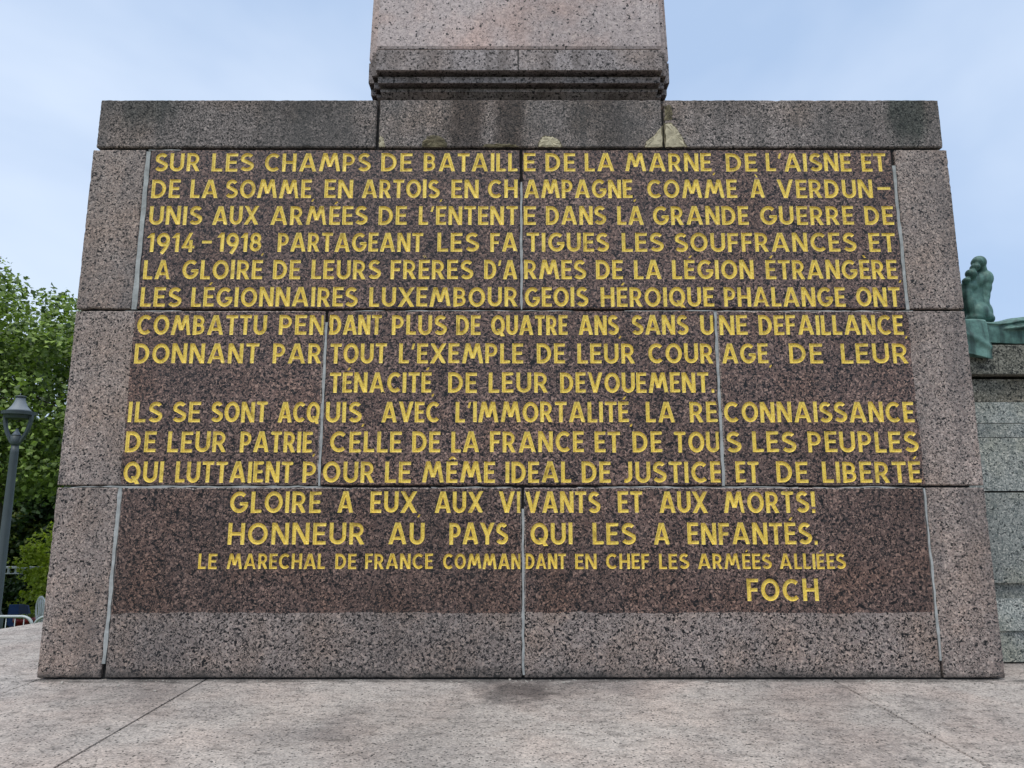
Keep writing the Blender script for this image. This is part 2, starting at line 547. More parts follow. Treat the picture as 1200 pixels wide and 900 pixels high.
def arc(cx, cz, rx, rz, a0, a1, n=14):
    return [(cx + rx * math.cos(R(a0 + (a1 - a0) * i / n)), cz + rz * math.sin(R(a0 + (a1 - a0) * i / n))) for i in range(n + 1)]


def Ln(*p): return ('L', list(p), 1.0)
def Dg(*p): return ('D', list(p), 1.0)


def glyph(c):
    a, b, t = A0, B0, 0.9
    e = lambda *p: ('L', list(p), 0.86)
    if c in 'ÉÈÊ':
        w, s = glyph('E')
        m = w * 0.55
        if c == 'É': s = s + [('D', [(m - .02, 1.10), (m + .07, 1.24)], 0.46)]
        if c == 'È': s = s + [('D', [(m + .04, 1.10), (m - .05, 1.24)], 0.46)]
        if c == 'Ê': s = s + [('D', [(m - .13, 1.10), (m, 1.25)], 0.5), ('D', [(m + .13, 1.10), (m, 1.25)], 0.5)]
        return w, s
    if c == 'À':
        w, s = glyph('A')
        return w, s + [('D', [(w / 2 + .03, 1.10), (w / 2 - .09, 1.27)], 0.55)]
    if c == 'A': return .84, [Dg((a + .01, 0), (.395, 1)), Dg((.84 - a - .01, 0), (.445, 1)), ('L', [(.21, .28), (.63, .28)], 0.8)]
    if c == 'B':
        return .62, [Ln((a, 0), (a, 1)), e(*([(a, b), (.29, b)] + arc(.29, .705, .19, b - .705, 90, -90, 8)[1:] + [(a, .52)])), e(*([(a, .52), (.31, .52)] + arc(.31, .315, .20, .205, 90, -90, 8)[1:] + [(a, a)]))]
    if c == 'C': return .74, [Ln(*arc(.42, .5, .32, b - .5, 47, 313, 20))]
    if c == 'D': return .70, [Ln((a, 0), (a, 1)), Ln(*([(a, b), (.26, b)] + arc(.26, .5, .33, b - .5, 90, -90, 16)[1:] + [(a, a)]))]
    if c == 'E': return .52, [Ln((a, 0), (a, 1)), e((a, b + .01), (.52, b + .01)), e((a, .51), (.47, .51)), e((a, a - .01), (.52, a - .01))]
    if c == 'F': return .50, [Ln((a, 0), (a, 1)), e((a, b + .01), (.50, b + .01)), e((a, .50), (.45, .50))]
    if c == 'G': return .80, [Ln(*(arc(.42, .5, .32, b - .5, 47, 338, 20) + [(.72, .43)])), ('L', [(.44, .43), (.80, .43)], 0.85)]
    if c == 'H': return .68, [Ln((a, 0), (a, 1)), Ln((.68 - a, 0), (.68 - a, 1)), e((a, .5), (.68 - a, .5))]
    if c == 'I': return SW, [Ln((a, 0), (a, 1))]
    if c == 'J': return .46, [Ln(*([(.46 - a, 1), (.46 - a, .32)] + arc(.46 - a - .2, .32, .2, .32 - a, 0, -110, 10)[1:]))]
    if c == 'L': return .48, [Ln((a, 0), (a, 1)), e((a, a - .01), (.48, a - .01))]
    if c == 'M': return 1.02, [Dg((a, 0), (.27, 1)), Dg((1.02 - a, 0), (.75, 1)), Dg((.28, 1), (.51, .24)), Dg((.74, 1), (.51, .24))]
    if c == 'N': return .70, [Ln((a, 0), (a, 1)), Ln((.70 - a, 0), (.70 - a, 1)), Dg((a + .015, 1), (.70 - a - .015, 0))]
    if c == 'O': return .80, [('O', arc(.40, .5, .40 - a, b - .5, 0, 360, 28)[:-1], 1.0)]
    if c == 'Q': return .80, [('O', arc(.40, .5, .40 - a, b - .5, 0, 360, 28)[:-1], 1.0), Dg((.47, .30), (.70, -.07))]
    if c == 'P': return .60, [Ln((a, 0), (a, 1)), e(*([(a, b), (.28, b)] + arc(.28, .66, .22, b - .66, 90, -90, 10)[1:] + [(a, .43)]))]
    if c == 'R': return .64, [Ln((a, 0), (a, 1)), e(*([(a, b), (.29, b)] + arc(.29, .67, .21, b - .67, 90, -90, 10)[1:] + [(a, .45)])), Dg((.30, .45), (.53, 0))]
    if c == 'S':
        p = arc(.31, .70, .21, b - .70, 32, 205, 10) + [(.22, .555), (.36, .475)] + arc(.295, .30, .235, .30 - a, 25, -150, 12)
        return .60, [Ln(*p)]
    if c == 'T': return .60, [Ln((.30, 0), (.30, 1)), e((0, b + .01), (.60, b + .01))]
    if c == 'U': return .68, [Ln(*([(a, 1), (a, .36)] + arc(.34, .36, .34 - a, .36 - a, 180, 360, 14)[1:] + [(.68 - a, 1)]))]
    if c == 'V': return .78, [Dg((a, 1), (.39, 0)), Dg((.78 - a, 1), (.39, 0))]
    if c == 'X': return .76, [Dg((a, 0), (.76 - a, 1)), Dg((.76 - a, 0), (a, 1))]
    if c == 'Y': return .74, [Dg((a, 1), (.37, .42)), Dg((.74 - a, 1), (.37, .42)), Ln((.37, 0), (.37, .5))]
    if c == '1': return .34, [Ln((.34 - a, 0), (.34 - a, 1)), ('D', [(.05, .74), (.24, .98)], 0.75)]
    if c == '4': return .66, [Ln((.47, -.02), (.47, .62)), ('D', [(.12, .22), (.46, 1)], 0.9), ('L', [(.04, .25), (.66, .25)], 0.8)]
    if c == '8': return .62, [('O', arc(.31, .71, .19, b - .71, 0, 360, 18)[:-1], 0.95), ('O', arc(.31, .31, .215, .31 - a, 0, 360, 20)[:-1], 0.95)]
    if c == '9': return .66, [('O', arc(.33, .64, .235, b - .64, 0, 360, 20)[:-1], 1.0), Ln((.565, .64), (.555, .42), (.47, .2), (.28, -.10))]
    if c == '–': return .6, [('L', [(0, .52), (.6, .52)], 0.8)]
    if c == "'": return .18, [('D', [(.06, .70), (.13, 1.0)], 0.6)]
    if c == ',': return .02, [('D', [(-.05, -.20), (.015, -.07)], 0.42)]
    if c == '.': return .17, [('L', [(.085, .0), (.085, .17)], 0.75)]
    if c == '!': return .22, [Ln((a, .30), (a, 1)), ('L', [(a, 0), (a, .17)], 0.85)]
    raise KeyError(c)


GAP = 0.115


def word_strokes(word, x0, x1, z0, cap):
    """[(kind, points, half width)] in wall metres; letters spread to fill x0..x1"""
    gl = [glyph(c) for c in word]
    nat = sum(w for w, _ in gl) + GAP * (len(gl) - 1)
    if word == "–":
        nat = gl[0][0]
    f = (x1 - x0) / (nat * cap)
    res, x = [], 0.0
    for w, ss in gl:
        jx = random.uniform(-.012, .012)
        jz = random.uniform(-.012, .012)
        g = []
        for kind, pts, tw in ss:
            hw = SW * cap * tw / 2
            g.append((kind, [Vector((x0 + (x + px + jx) * cap * f, z0 + (pz + jz) * cap)) for px, pz in pts], hw))
        res.append(g)
        x += w + GAP
    return res


def seg_dist(p, a, b):
    d = b - a
    t = max(0.0, min(1.0, (p - a).dot(d) / max(d.dot(d), 1e-12)))
    return (p - (a + d * t)).length


def stroke_geometry(letters):
    """CDT input for the strokes: vertices, faces, and skeleton segments (ax, az, bx, bz, half width)"""
    V, F, S = [], [], []
    for g in letters:
        for si, (kind, pts, hw) in enumerate(g):
            ih = hw * 0.62
            closed = kind == 'O'
            n = len(pts)
            others = [(p[i], p[i + 1], h) for sj, (kk, p, h) in enumerate(g) if sj != si for i in range(len(p) - 1)]
            free0 = free1 = False
            if not closed:
                free0 = all(seg_dist(pts[0], a, b) > h * 1.15 for a, b, h in others)
                free1 = all(seg_dist(pts[-1], a, b) > h * 1.15 for a, b, h in others)
            P = [p.copy() for p in pts]
            if not closed:
                if free0 and (P[1] - P[0]).length > 2.2 * (hw - ih):
                    P.insert(1, P[0] + (P[1] - P[0]).normalized() * (hw - ih))
                if free1 and (P[-1] - P[-2]).length > 2.2 * (hw - ih):
                    P.insert(len(P) - 1, P[-1] + (P[-2] - P[-1]).normalized() * (hw - ih))
            n = len(P)
            rows = []
            for i in range(n):
                a = P[i - 1] if (i > 0 or closed) else None
                b = P[(i + 1) % n] if (i < n - 1 or closed) else None
                d0 = (P[i] - a).normalized() if a is not None else None
                d1 = (b - P[i]).normalized() if b is not None else None
                if d0 is None: d0 = d1
                if d1 is None: d1 = d0
                nv = (Vector((-d0.y, d0.x)) + Vector((-d1.y, d1.x))).normalized()
                cs = max(0.5, nv.dot(Vector((-d0.y, d0.x))))
                off = nv / cs
                if kind == 'D' and abs(d0.y) > 0.25:
                    off = Vector((-1 if d0.y > 0 else 1, 0)) / abs(d0.y)
                rows.append([P[i] + off * o for o in (-hw, -ih, ih, hw)])
            base = len(V)
            for r in rows: V.extend(r)
            for i in range(n if closed else n - 1):
                j = (i + 1) % n
                for c in range(3):
                    F.append((base + i * 4 + c, base + j * 4 + c, base + j * 4 + c + 1, base + i * 4 + c + 1))
            Q = [p.copy() for p in pts]
            if not closed:
                if free0:
                    L = (Q[1] - Q[0]).length
                    Q[0] = Q[0] + (Q[1] - Q[0]) * min(0.48, hw / L)
                if free1:
                    L = (Q[-2] - Q[-1]).length
                    Q[-1] = Q[-1] + (Q[-2] - Q[-1]) * min(0.48, hw / L)
            for i in range(len(Q) if closed else len(Q) - 1):
                q, r = Q[i], Q[(i + 1) % len(Q)]
                S.append((q.x, q.y, r.x, r.y, hw))
    return V, F, S


CUT = 0.0075                     # depth of the letter cut


def inscribed_block(name, x0, x1, z0, z1, depth, regions, lines, mats, parent, label=None):
    """A squared stone whose front face (y = 0) carries cut letters. regions: [(rx0, rx1, rz0, rz1, material slot)]"""
    ch = 0.007
    rr_ = random.Random(int((x0 * 7 + z0 * 13 + 50) * 1000))
    chips = [(rr_.uniform(0, 2 * (x1 - x0 + z1 - z0)), rr_.uniform(.02, .05), rr_.uniform(.004, .011)) for _ in range(9)]
    outline, outer = [], []
    per = 0.0
    corners = [(x0, z0), (x1, z0), (x1, z1), (x0, z1)]
    for k in range(4):
        a, b = Vector(corners[k]), Vector(corners[(k + 1) % 4])
        L = (b - a).length
        d = (b - a) / L
        nrm = Vector((-d.y, d.x))
        n = max(4, int(L / 0.018))
        for q in range(n):
            t = L * q / n
            t_in = min(max(t, ch), L - ch) if q else ch
            bite = sum(h * max(0.0, 1 - abs(per + t - p) / w) for p, w, h in chips) * min(1.0, min(t, L - t) / .08)
            inn = ch + abs(rr_.gauss(0, .0012)) + bite
            outline.append(a + d * (t_in if q else ch) + nrm * (inn if q else ch))
            outer.append(a + d * t + nrm * ((rr_.gauss(0, .0008) + bite * .5) if q else .003))
        per += L
    V = list(outline)
    wave = None
    F = [tuple(range(len(V)))]
    nb = len(F)
    for r in regions[1:]:                      # dividing edge between two finishes
        for r0 in regions[:1]:
            hz = abs(r[2] - r0[3]) < 1e-6
            at0 = r[2] if hz else r0[1]
            lo, hi = (x0, x1) if hz else (z0, z1)
            if not hz and abs(r[0] - r0[1]) > 1e-6: continue
            us = np.linspace(lo + .05, hi - .05, max(8, int((hi - lo) / .03)))
            wv = np.array([at0 + rr_.gauss(0, .0022) for _ in us]) + .003 * np.sin(us * 5.3) + .002 * np.sin(us * 17)
            wave = (hz, us, wv)
            b = len(V)
            V += [Vector((u, w)) if hz else Vector((w, u)) for u, w in zip(us, wv)]
            F += [(b + q, b + q + 1) for q in range(len(us) - 1)]
    nb = len(F)
    S = []
    line_of = []
    for li, words in enumerate(lines):
        letters = [g for w in words for g in word_strokes(*w)]
        v, f, s = stroke_geometry(letters)
        b = len(V)
        V += v
        F += [tuple(i + b for i in q) for q in f]
        line_of += [li] * len(f)
        S += s
    E = sorted({(min(q[i], q[(i + 1) % len(q)]), max(q[i], q[(i + 1) % len(q)])) for q in F for i in range(len(q))})
    rv, re, rf, ov, oe, of = delaunay_2d_cdt(V, E, [], 0, 1e-5, False)
    P = np.array([(v.x, v.y) for v in rv])
    dep = np.zeros(len(P))
    if S:
        S = np.array(S)
        for i0 in range(0, len(P), 400):
            p = P[i0:i0 + 400, None, :]
            a, bb = S[None, :, 0:2], S[None, :, 2:4]
            d = bb - a
            t = np.clip(((p - a) * d).sum(-1) / np.maximum((d * d).sum(-1), 1e-12), 0, 1)
            q = np.linalg.norm(p - (a + d * t[..., None]), axis=-1)
            hw = S[None, :, 4]
            dep[i0:i0 + 400] = (np.clip((hw - q) / (hw * 0.38), 0, 1)).max(1) * CUT
    stone, gold = [], [[] for _ in lines]
    T = np.array([tuple(f) for f in rf])
    cen = P[T].mean(1)
    cut = np.full(len(T), -1)
    for li in range(len(lines)):
        quads = np.array([[V[i] for i in q] for q, l in zip(F[nb:], line_of) if l == li])
        sel = np.where((cen[:, 1] > quads[..., 1].min()) & (cen[:, 1] < quads[..., 1].max()))[0]
        order = sel[np.argsort(cen[sel, 0])]
        for i0 in range(0, len(order), 300):
            ids = order[i0:i0 + 300]
            c = cen[ids]
            near = quads[(quads[..., 0].max(1) >= c[0, 0]) & (quads[..., 0].min(1) <= c[-1, 0])]
            if not len(near): continue
            for tri in ((0, 1, 2), (0, 2, 3)):
                t = near[:, tri, :]
                e = []
                for k in range(3):
                    p0, p1 = t[None, :, k], t[None, :, (k + 1) % 3]
                    e.append((p1[..., 0] - p0[..., 0]) * (c[:, None, 1] - p0[..., 1]) - (p1[..., 1] - p0[..., 1]) * (c[:, None, 0] - p0[..., 0]))
                e = np.stack(e)
                cut[ids[((e > 0).all(0) | (e < 0).all(0)).any(1)]] = li
    po = np.array([(p.x, p.y) for p in outline])
    qo = np.roll(po, -1, 0)
    inside = np.zeros(len(T), bool)
    for i0 in range(0, len(T), 2000):
        c = cen[i0:i0 + 2000, None, :]
        with np.errstate(divide='ignore', invalid='ignore'):
            hit = ((po[None, :, 1] > c[..., 1]) != (qo[None, :, 1] > c[..., 1])) & (c[..., 0] < po[None, :, 0] + (qo - po)[None, :, 0] * (c[..., 1] - po[None, :, 1]) / (qo - po)[None, :, 1])
        inside[i0:i0 + 2000] = hit.sum(1) % 2 == 1
    ti = 0
    for f, c, l in zip(rf, cen, cut):
        slot = [r[4] for r in regions if r[0] <= c[0] <= r[1] and r[2] <= c[1] <= r[3]]
        slot = slot or [regions[0][4]]
        if wave:
            hz, us, wv = wave
            past = (c[1] if hz else c[0]) > np.interp(c[0] if hz else c[1], us, wv)
            slot = [regions[1 if past else 0][4]]
        if not inside[ti]:
            ti += 1
            continue
        ti += 1
        if l >= 0: gold[l].append(f)
        else: stone.append((f, slot[0]))
    for f, _ in stone:
        for i in f: dep[i] = 0.0
    bm = bmesh.new()
    vm = {}
    for f, sl in stone:
        q = []
        for i in f:
            if i not in vm: vm[i] = bm.verts.new((P[i, 0], 0.0, P[i, 1]))
            q.append(vm[i])
        try:
            fc = bm.faces.new(q)
        except ValueError:
            continue
        fc.normal_update()
        if fc.normal.y > 0: fc.normal_flip()
        fc.material_index = sl
    # chamfered rim, sides and back
    fr = [bm.verts.new((p.x, 0, p.y)) for p in outline]
    md = [bm.verts.new((p.x, ch + abs(rr_.gauss(0, .001)), p.y)) for p in outer]
    bk = [bm.verts.new((p.x, depth, p.y)) for p in outer]
    n = len(fr)
    for r0, r1 in ((fr, md), (md, bk)):
        for k in range(n):
            bm.faces.new((r0[(k + 1) % n], r0[k], r1[k], r1[(k + 1) % n]))
    bm.faces.new(bk[::-1])
    o = obj(name, bm, mats, parent)
    if label: o["label"] = label
    for li, fs in enumerate(gold):
        if not fs: continue
        g = bmesh.new()
        vm = {}
        for f in fs:
            q = []
            for i in f:
                if i not in vm: vm[i] = g.verts.new((P[i, 0], dep[i], P[i, 1]))
                q.append(vm[i])
            try:
                fc = g.faces.new(q)
            except ValueError:
                continue
            fc.normal_update()
            if fc.normal.y > 0: fc.normal_flip()
            fc.smooth = False
        obj("gold_lettering", g, M['gold'], o)
    return o


TEXT = [   # baseline height, cap height, words with the wall span of each
    (3.539, 0.143, [("SUR",-2.630,-2.295), ("LES",-2.211,-1.901), ("CHAMPS",-1.823,-1.044), ("DE",-0.964,-0.734), ("BATAILL",-0.649,0.042), ("E",0.084,0.174), ("DE",0.247,0.465), ("LA",0.534,0.754), ("MARNE,",0.834,1.488), ("DE",1.572,1.802), ("L'AISNE",1.869,2.498), ("ET",2.573,2.756)]),
    (3.331, 0.143, [("DE",-2.639,-2.429), ("LA",-2.352,-2.150), ("SOMME,",-2.092,-1.447), ("EN",-1.374,-1.161), ("ARTOIS,",-1.096,-0.515), ("EN",-0.443,-0.245), ("CH",-0.177,0.042), ("AMPAGNE,",0.089,0.899), ("COMME",0.988,1.644), ("À",1.744,1.848), ("VERDUN",1.942,2.639), ("–",2.674,2.768)]),
    (3.125, 0.143, [("UNIS",-2.636,-2.253), ("AUX",-2.177,-1.844), ("ARMÉES",-1.753,-1.050), ("DE",-0.972,-0.765), ("L'ENTENT",-0.676,0.042), ("E",0.082,0.172), ("DANS",0.248,0.682), ("LA",0.765,0.955), ("GRANDE",1.023,1.718), ("GUERRE",1.799,2.481), ("DE",2.560,2.771)]),
    (2.920, 0.143, [("1914",-2.632,-2.290), ("–",-2.238,-2.167), ("1918,",-2.125,-1.791), ("PARTAGEANT",-1.690,-0.641), ("LES",-0.540,-0.240), ("FA",-0.154,0.037), ("TIGUES",0.107,0.698), ("LES",0.790,1.095), ("SOUFFRANCES",1.175,2.481), ("ET",2.577,2.768)]),
    (2.715, 0.143, [("LA",-2.641,-2.447), ("GLOIRE",-2.366,-1.788), ("DE",-1.713,-1.516), ("LEURS",-1.438,-0.942), ("FRÈRES",-0.871,-0.280), ("D'A",-0.198,0.037), ("RMES",0.086,0.530), ("DE",0.601,0.795), ("LA",0.877,1.071), ("LÉGION",1.148,1.733), ("ÉTRANGÈRE,",1.819,2.780)]),
    (2.512, 0.143, [("LES",-2.644,-2.354), ("LÉGIONNAIRES",-2.283,-1.100), ("LUXEMBOUR",-1.017,0.041), ("GEOIS,",0.091,0.557), ("HÉROIQUE",0.632,1.438), ("PHALANGE,",1.509,2.390), ("ONT",2.451,2.765)]),
    (2.306, 0.143, [("COMBATTU",-2.651,-1.734), ("PEN",-1.649,-1.322), ("DANT",-1.287,-0.922), ("PLUS",-0.849,-0.463), ("DE",-0.392,-0.221), ("QUATRE",-0.145,0.392), ("ANS,",0.473,0.765), ("SANS",0.849,1.243), ("U",1.332,1.428), ("NE",1.465,1.666), ("DEFAILLANCE,",1.744,2.786)]),
    (2.101, 0.143, [("DONNANT",-2.651,-1.778), ("PAR",-1.678,-1.338), ("TOUT",-1.275,-0.879), ("L'EXEMPLE",-0.795,0.080), ("DE",0.174,0.373), ("LEUR",0.460,0.865), ("COUR",0.955,1.414), ("AGE,",1.473,1.816), ("DE",1.944,2.182), ("LEUR",2.307,2.783)]),
    (1.893, 0.143, [("TÉNACITÉ,",-1.273,-0.546), ("DE",-0.446,-0.244), ("LEUR",-0.162,0.252), ("DEVOUEMENT.",0.337,1.409)]),
    (1.686, 0.143, [("ILS",-2.659,-2.422), ("SE",-2.350,-2.157), ("SONT",-2.081,-1.694), ("ACQ",-1.619,-1.329), ("UIS,",-1.290,-1.024), ("AVEC",-0.900,-0.502), ("L'IMMORTALITÉ,",-0.390,0.827), ("LA",0.929,1.128), ("RE",1.231,1.424), ("CONNAISSANCE",1.467,2.781)]),
    (1.479, 0.143, [("DE",-2.656,-2.448), ("LEUR",-2.366,-1.961), ("PATRIE,",-1.867,-1.355), ("CELLE",-1.251,-0.758), ("DE",-0.688,-0.493), ("LA",-0.415,-0.225), ("FRANCE",-0.151,0.493), ("ET",0.567,0.743), ("DE",0.827,1.032), ("TOU",1.115,1.427), ("S",1.472,1.574), ("LES",1.652,1.952), ("PEUPLES",2.034,2.790)]),
    (1.273, 0.143, [("QUI",-2.650,-2.378), ("LUTTAIENT",-2.296,-1.495), ("P",-1.431,-1.335), ("OUR",-1.291,-0.938), ("LE",-0.868,-0.689), ("MÊME",-0.612,-0.116), ("IDEAL",-0.043,0.402), ("DE",0.476,0.674), ("JUSTICE",0.753,1.431), ("ET",1.528,1.685), ("DE",1.805,2.019), ("LIBERTÉ",2.116,2.791)]),
    (1.071, 0.143, [("GLOIRE",-1.912,-1.291), ("A",-1.180,-1.076), ("EUX,",-0.958,-0.626), ("AUX",-0.524,-0.197), ("VI",-0.087,0.058), ("VANTS",0.093,0.594), ("ET",0.717,0.883), ("AUX",0.999,1.324), ("MORTS!",1.436,2.059)]),
    (0.862, 0.143, [("HONNEUR",-1.913,-0.986), ("AU",-0.832,-0.589), ("PAYS",-0.421,-0.029), ("QUI",0.125,0.406), ("LES",0.541,0.832), ("A",0.953,1.058), ("ENFANTÉS.",1.182,2.055)]),
    (0.702, 0.100, [("LE",-2.099,-1.973), ("MARECHAL",-1.906,-1.250), ("DE",-1.180,-1.040), ("FRANCE",-0.980,-0.529), ("COMMAN",-0.461,0.060), ("DANT",0.090,0.361), ("EN",0.422,0.567), ("CHEF",0.628,0.917), ("LES",0.983,1.183), ("ARMÉES",1.240,1.735), ("ALLIÉES",1.788,2.230)]),
    (0.496, 0.143, [("FOCH",1.558,2.034)]),
]

# ------------------------------------------------------------------ ground
def slab_mesh(bm, poly, z0, z1, ch=0.006):
    n = len(poly)
    c = Vector((sum(p[0] for p in poly) / n, sum(p[1] for p in poly) / n))
    def inset(p, d):
        v = Vector(p) - c
        return c + v * (1 - d / v.length * 1.3)
    lo = [bm.verts.new((p[0], p[1], z0)) for p in poly]
    mi = [bm.verts.new((p[0], p[1], z1 - ch)) for p in poly]
    hi = [bm.verts.new((*inset(p, ch), z1)) for p in poly]
    for r0, r1 in ((lo, mi), (mi, hi)):
        for k in range(n):
            bm.faces.new((r0[k], r0[(k + 1) % n], r1[(k + 1) % n], r1[k]))
    bm.faces.new(hi)


bm = bmesh.new()
J = 0.010
xs = [-7.9, -3.09, -2.0, 2.09, 6.2, 10.3]
def edge_x(y):      # the terrace ends along a slightly oblique line on the side of the lawn
    return -4.66 + (y - 1.84) * 0.36
for i in range(1, len(xs) - 1):
    x0, x1 = xs[i] + J / 2, xs[i + 1] - J / 2
    for y0, y1 in ((-12, -3.4), (-3.4 + J, 3.6 - J), (3.6, 8)):
        slab_mesh(bm, [(x0, y0), (x1, y0), (x1, y1), (x0, y1)], -0.12, 0)
x1 = -3.09 - J / 2
for y0, y1 in ((-12, -3.4), (-3.4 + J, 0.15), (0.15 + J, 1.0), (1.0 + J, 3.6)):
    slab_mesh(bm, [(edge_x(y0), y0), (x1, y0), (x1, y1), (edge_x(y1), y1)], -0.12, 0)
slab_mesh(bm, [(edge_x(3.6 + J), 3.6 + J), (x1, 3.6 + J), (x1, 6.0)], -0.12, 0)
tag(obj("paving", bm, M['paving']), kind='structure')

bm = bmesh.new()
poly = [(edge_x(-12) + .06, -11.95), (10.2, -11.95), (10.2, 7.95), (-3.0, 7.95), (edge_x(6.0), 6.1)]
add_prism(bm, poly, -2.6, -0.13)
tag(obj("terrace", bm, M['core']), kind='structure')

bm = bmesh.new()
ys = [-400, -12, 4.0, 6.2, 18.2, 26, 60, 500]
zs = [-1.55, -1.55, -1.50, -1.55, -2.85, -2.95, -3.0, -3.0]
NXG = 40
rows = [[bm.verts.new((x, y, z)) for x in np.linspace(-400, 400, NXG)] for y, z in zip(ys, zs)]
for r0, r1 in zip(rows, rows[1:]):
    for k in range(NXG - 1):
        bm.faces.new((r0[k], r0[k + 1], r1[k + 1], r1[k]))
tag(obj("lawn", bm, M['lawn']), kind='structure')


def ground_z(y):
    return float(np.interp(y, ys, zs))


# ------------------------------------------------------------------ the inscribed plinth
plinth = thing("stone_plinth", "wide granite plinth with gold letters cut into its polished dark panels", "plinth", (0, 0, 0))
DEPTH = 2.8
bm = bmesh.new()
add_box(bm, -3.02, 3.13, 0.03, DEPTH - 0.03, 0.0, 4.04)
obj("core", bm, M['core'], plinth)
XL, XR = -3.098, 3.215
Z1, Z2, Z3 = 1.247, 2.488, 3.718
H = 0.008                        # half joint


def lines_for(xa, xb, za, zb):
    out = []
    for z0, cap, words in TEXT:
        if not (za < z0 < zb): continue
        w = [(t, a, b, z0, cap) for t, a, b in words if xa < (a + b) / 2 < xb]
        if w: out.append(w)
    return out


def block(x0, x1, z0, z1, depth, mats, regions=None, label=None, name="stone_block"):
    c = 0.007
    if regions is None:
        regions = [(x0 + c, x1 - c, z0 + c, z1 - c, 0)]
    ln = lines_for(x0, x1, z0, z1)
    return inscribed_block(name, x0, x1, z0, z1, depth, regions, ln, mats, plinth, label)


c = 0.007
# first course (bottom)
zt = Z1 - H
block(XL, -2.682, 0.012, zt, DEPTH, M['rough'])
for x0, x1 in ((-2.654, 0.064), (0.083, 2.798)):
    block(x0, x1, 0.012, zt, 0.5, [M['strip'], M['polished']],
          [(x0 + c, x1 - c, 0.012 + c, 0.421, 0), (x0 + c, x1 - c, 0.421, zt - c, 1)], "block polished dark above a rough pale strip")
block(2.816, XR, 0.012, zt, DEPTH, M['rough'])
# second course
zb, zt = Z1 + H, Z2 - H
x0, x1 = XL, -1.325
block(x0, x1, zb, zt, DEPTH, [M['rough'], M['polished']], [(x0 + c, -2.672, zb + c, zt - c, 0), (-2.672, x1 - c, zb + c, zt - c, 1)], "block polished dark beside a rough margin")
block(-1.305, 1.432, zb, zt, 0.5, M['polished'], label="block polished dark all over")
x0, x1 = 1.454, XR
block(x0, x1, zb, zt, DEPTH, [M['rough'], M['polished']], [(x0 + c, 2.806, zb + c, zt - c, 1), (2.806, x1 - c, zb + c, zt - c, 0)], "block polished dark beside a rough margin")
# third course
zb, zt = Z2 + H, Z3 - H
block(XL, -2.706, zb, zt, DEPTH, M['rough'])
block(-2.668, 0.058, zb, zt, 0.5, M['polished'], label="block polished dark all over")
block(0.078, 2.80, zb, zt, 0.5, M['polished'], label="block polished dark all over")
block(2.828, XR, zb, zt, DEPTH, M['rough'])
# cap slabs
zb, zt = Z3 + 0.012, 4.111
for x0, x1 in ((-3.077, -1.010), (-0.988, 1.115), (1.135, 3.190)):
    block(x0, x1, zb, zt, DEPTH - 0.03, M['slab'], name="cap_slab")

# pointing: pale mortar in some joints, raked a few millimetres back
def joint(x0, x1, z0, z1, y=0.007, wob=0.0038):
    bm = bmesh.new()
    vert = (z1 - z0) > (x1 - x0)
    n = max(2, int(max(z1 - z0, x1 - x0) / 0.06))
    front, back = [], []
    for i in range(n + 1):
        t = i / n
        w0, w1 = random.uniform(-wob, wob), random.uniform(-wob, wob)
        tp = max(0.0, 1 - min(i, n - i) / 5) * (0 if vert else min(z1 - z0, .02) * .8)
        w1 -= tp if not vert else 0
        yy = y + random.uniform(-.0015, .0015)
        if vert:
            z = z0 + (z1 - z0) * t
            pr = ((x0 + w0, z), (x1 + w1, z))
        else:
            x = x0 + (x1 - x0) * t
            pr = ((x, z1 + w1), (x, z0 + w0))
        front.append([bm.verts.new((px, yy, pz)) for px, pz in pr])
        back.append([bm.verts.new((px, 0.034, pz)) for px, pz in pr])
    for i in range(n):
        bm.faces.new((front[i][0], front[i][1], front[i + 1][1], front[i + 1][0]))
        bm.faces.new((back[i][0], front[i][0], front[i + 1][0], back[i + 1][0]))
        bm.faces.new((front[i][1], back[i][1], back[i + 1][1], front[i + 1][1]))
    bmesh.ops.recalc_face_normals(bm, faces=bm.faces)
    obj("mortar_joint", bm, M['mortar'], plinth)


joint(-2.704, -2.670, Z2 + 0.004, Z3 - 0.02, 0.004)
joint(0.060, 0.076, Z2 + 0.004, Z3 - 0.26, 0.005)
joint(2.803, 2.826, Z2 + 0.004, Z3 - 0.13, 0.008)
joint(-1.323, -1.307, Z1 + 0.004, Z2 - 0.09, 0.005)
joint(1.434, 1.452, Z1 + 0.004, Z2 - 0.012, 0.005)
joint(-2.680, -2.656, 0.10, Z1 - 0.006, 0.004)
joint(0.066, 0.081, 0.03, Z1 - 0.15, 0.006)
joint(2.800, 2.814, 0.12, Z1 - 0.012, 0.004)
joint(-3.05, -1.15, Z1 - 0.007, Z1 + 0.003, 0.006)
joint(-0.55, 0.0, Z1 - 0.008, Z1 - 0.001, 0.006)
joint(0.45, 1.95, Z1 - 0.008, Z1 - 0.001, 0.006)
joint(2.05, 2.80, Z1 - 0.008, Z1 - 0.001, 0.006)
joint(-2.75, -2.35, Z2 - 0.008, Z2 + 0.001, 0.006)
joint(-1.25, 0.5, Z2 - 0.008, Z2 - 0.003, 0.008)
joint(0.8, 2.85, Z2 - 0.008, Z2 - 0.003, 0.008)
joint(-2.69, -2.45, Z3 - 0.009, Z3 - 0.003, 0.007)


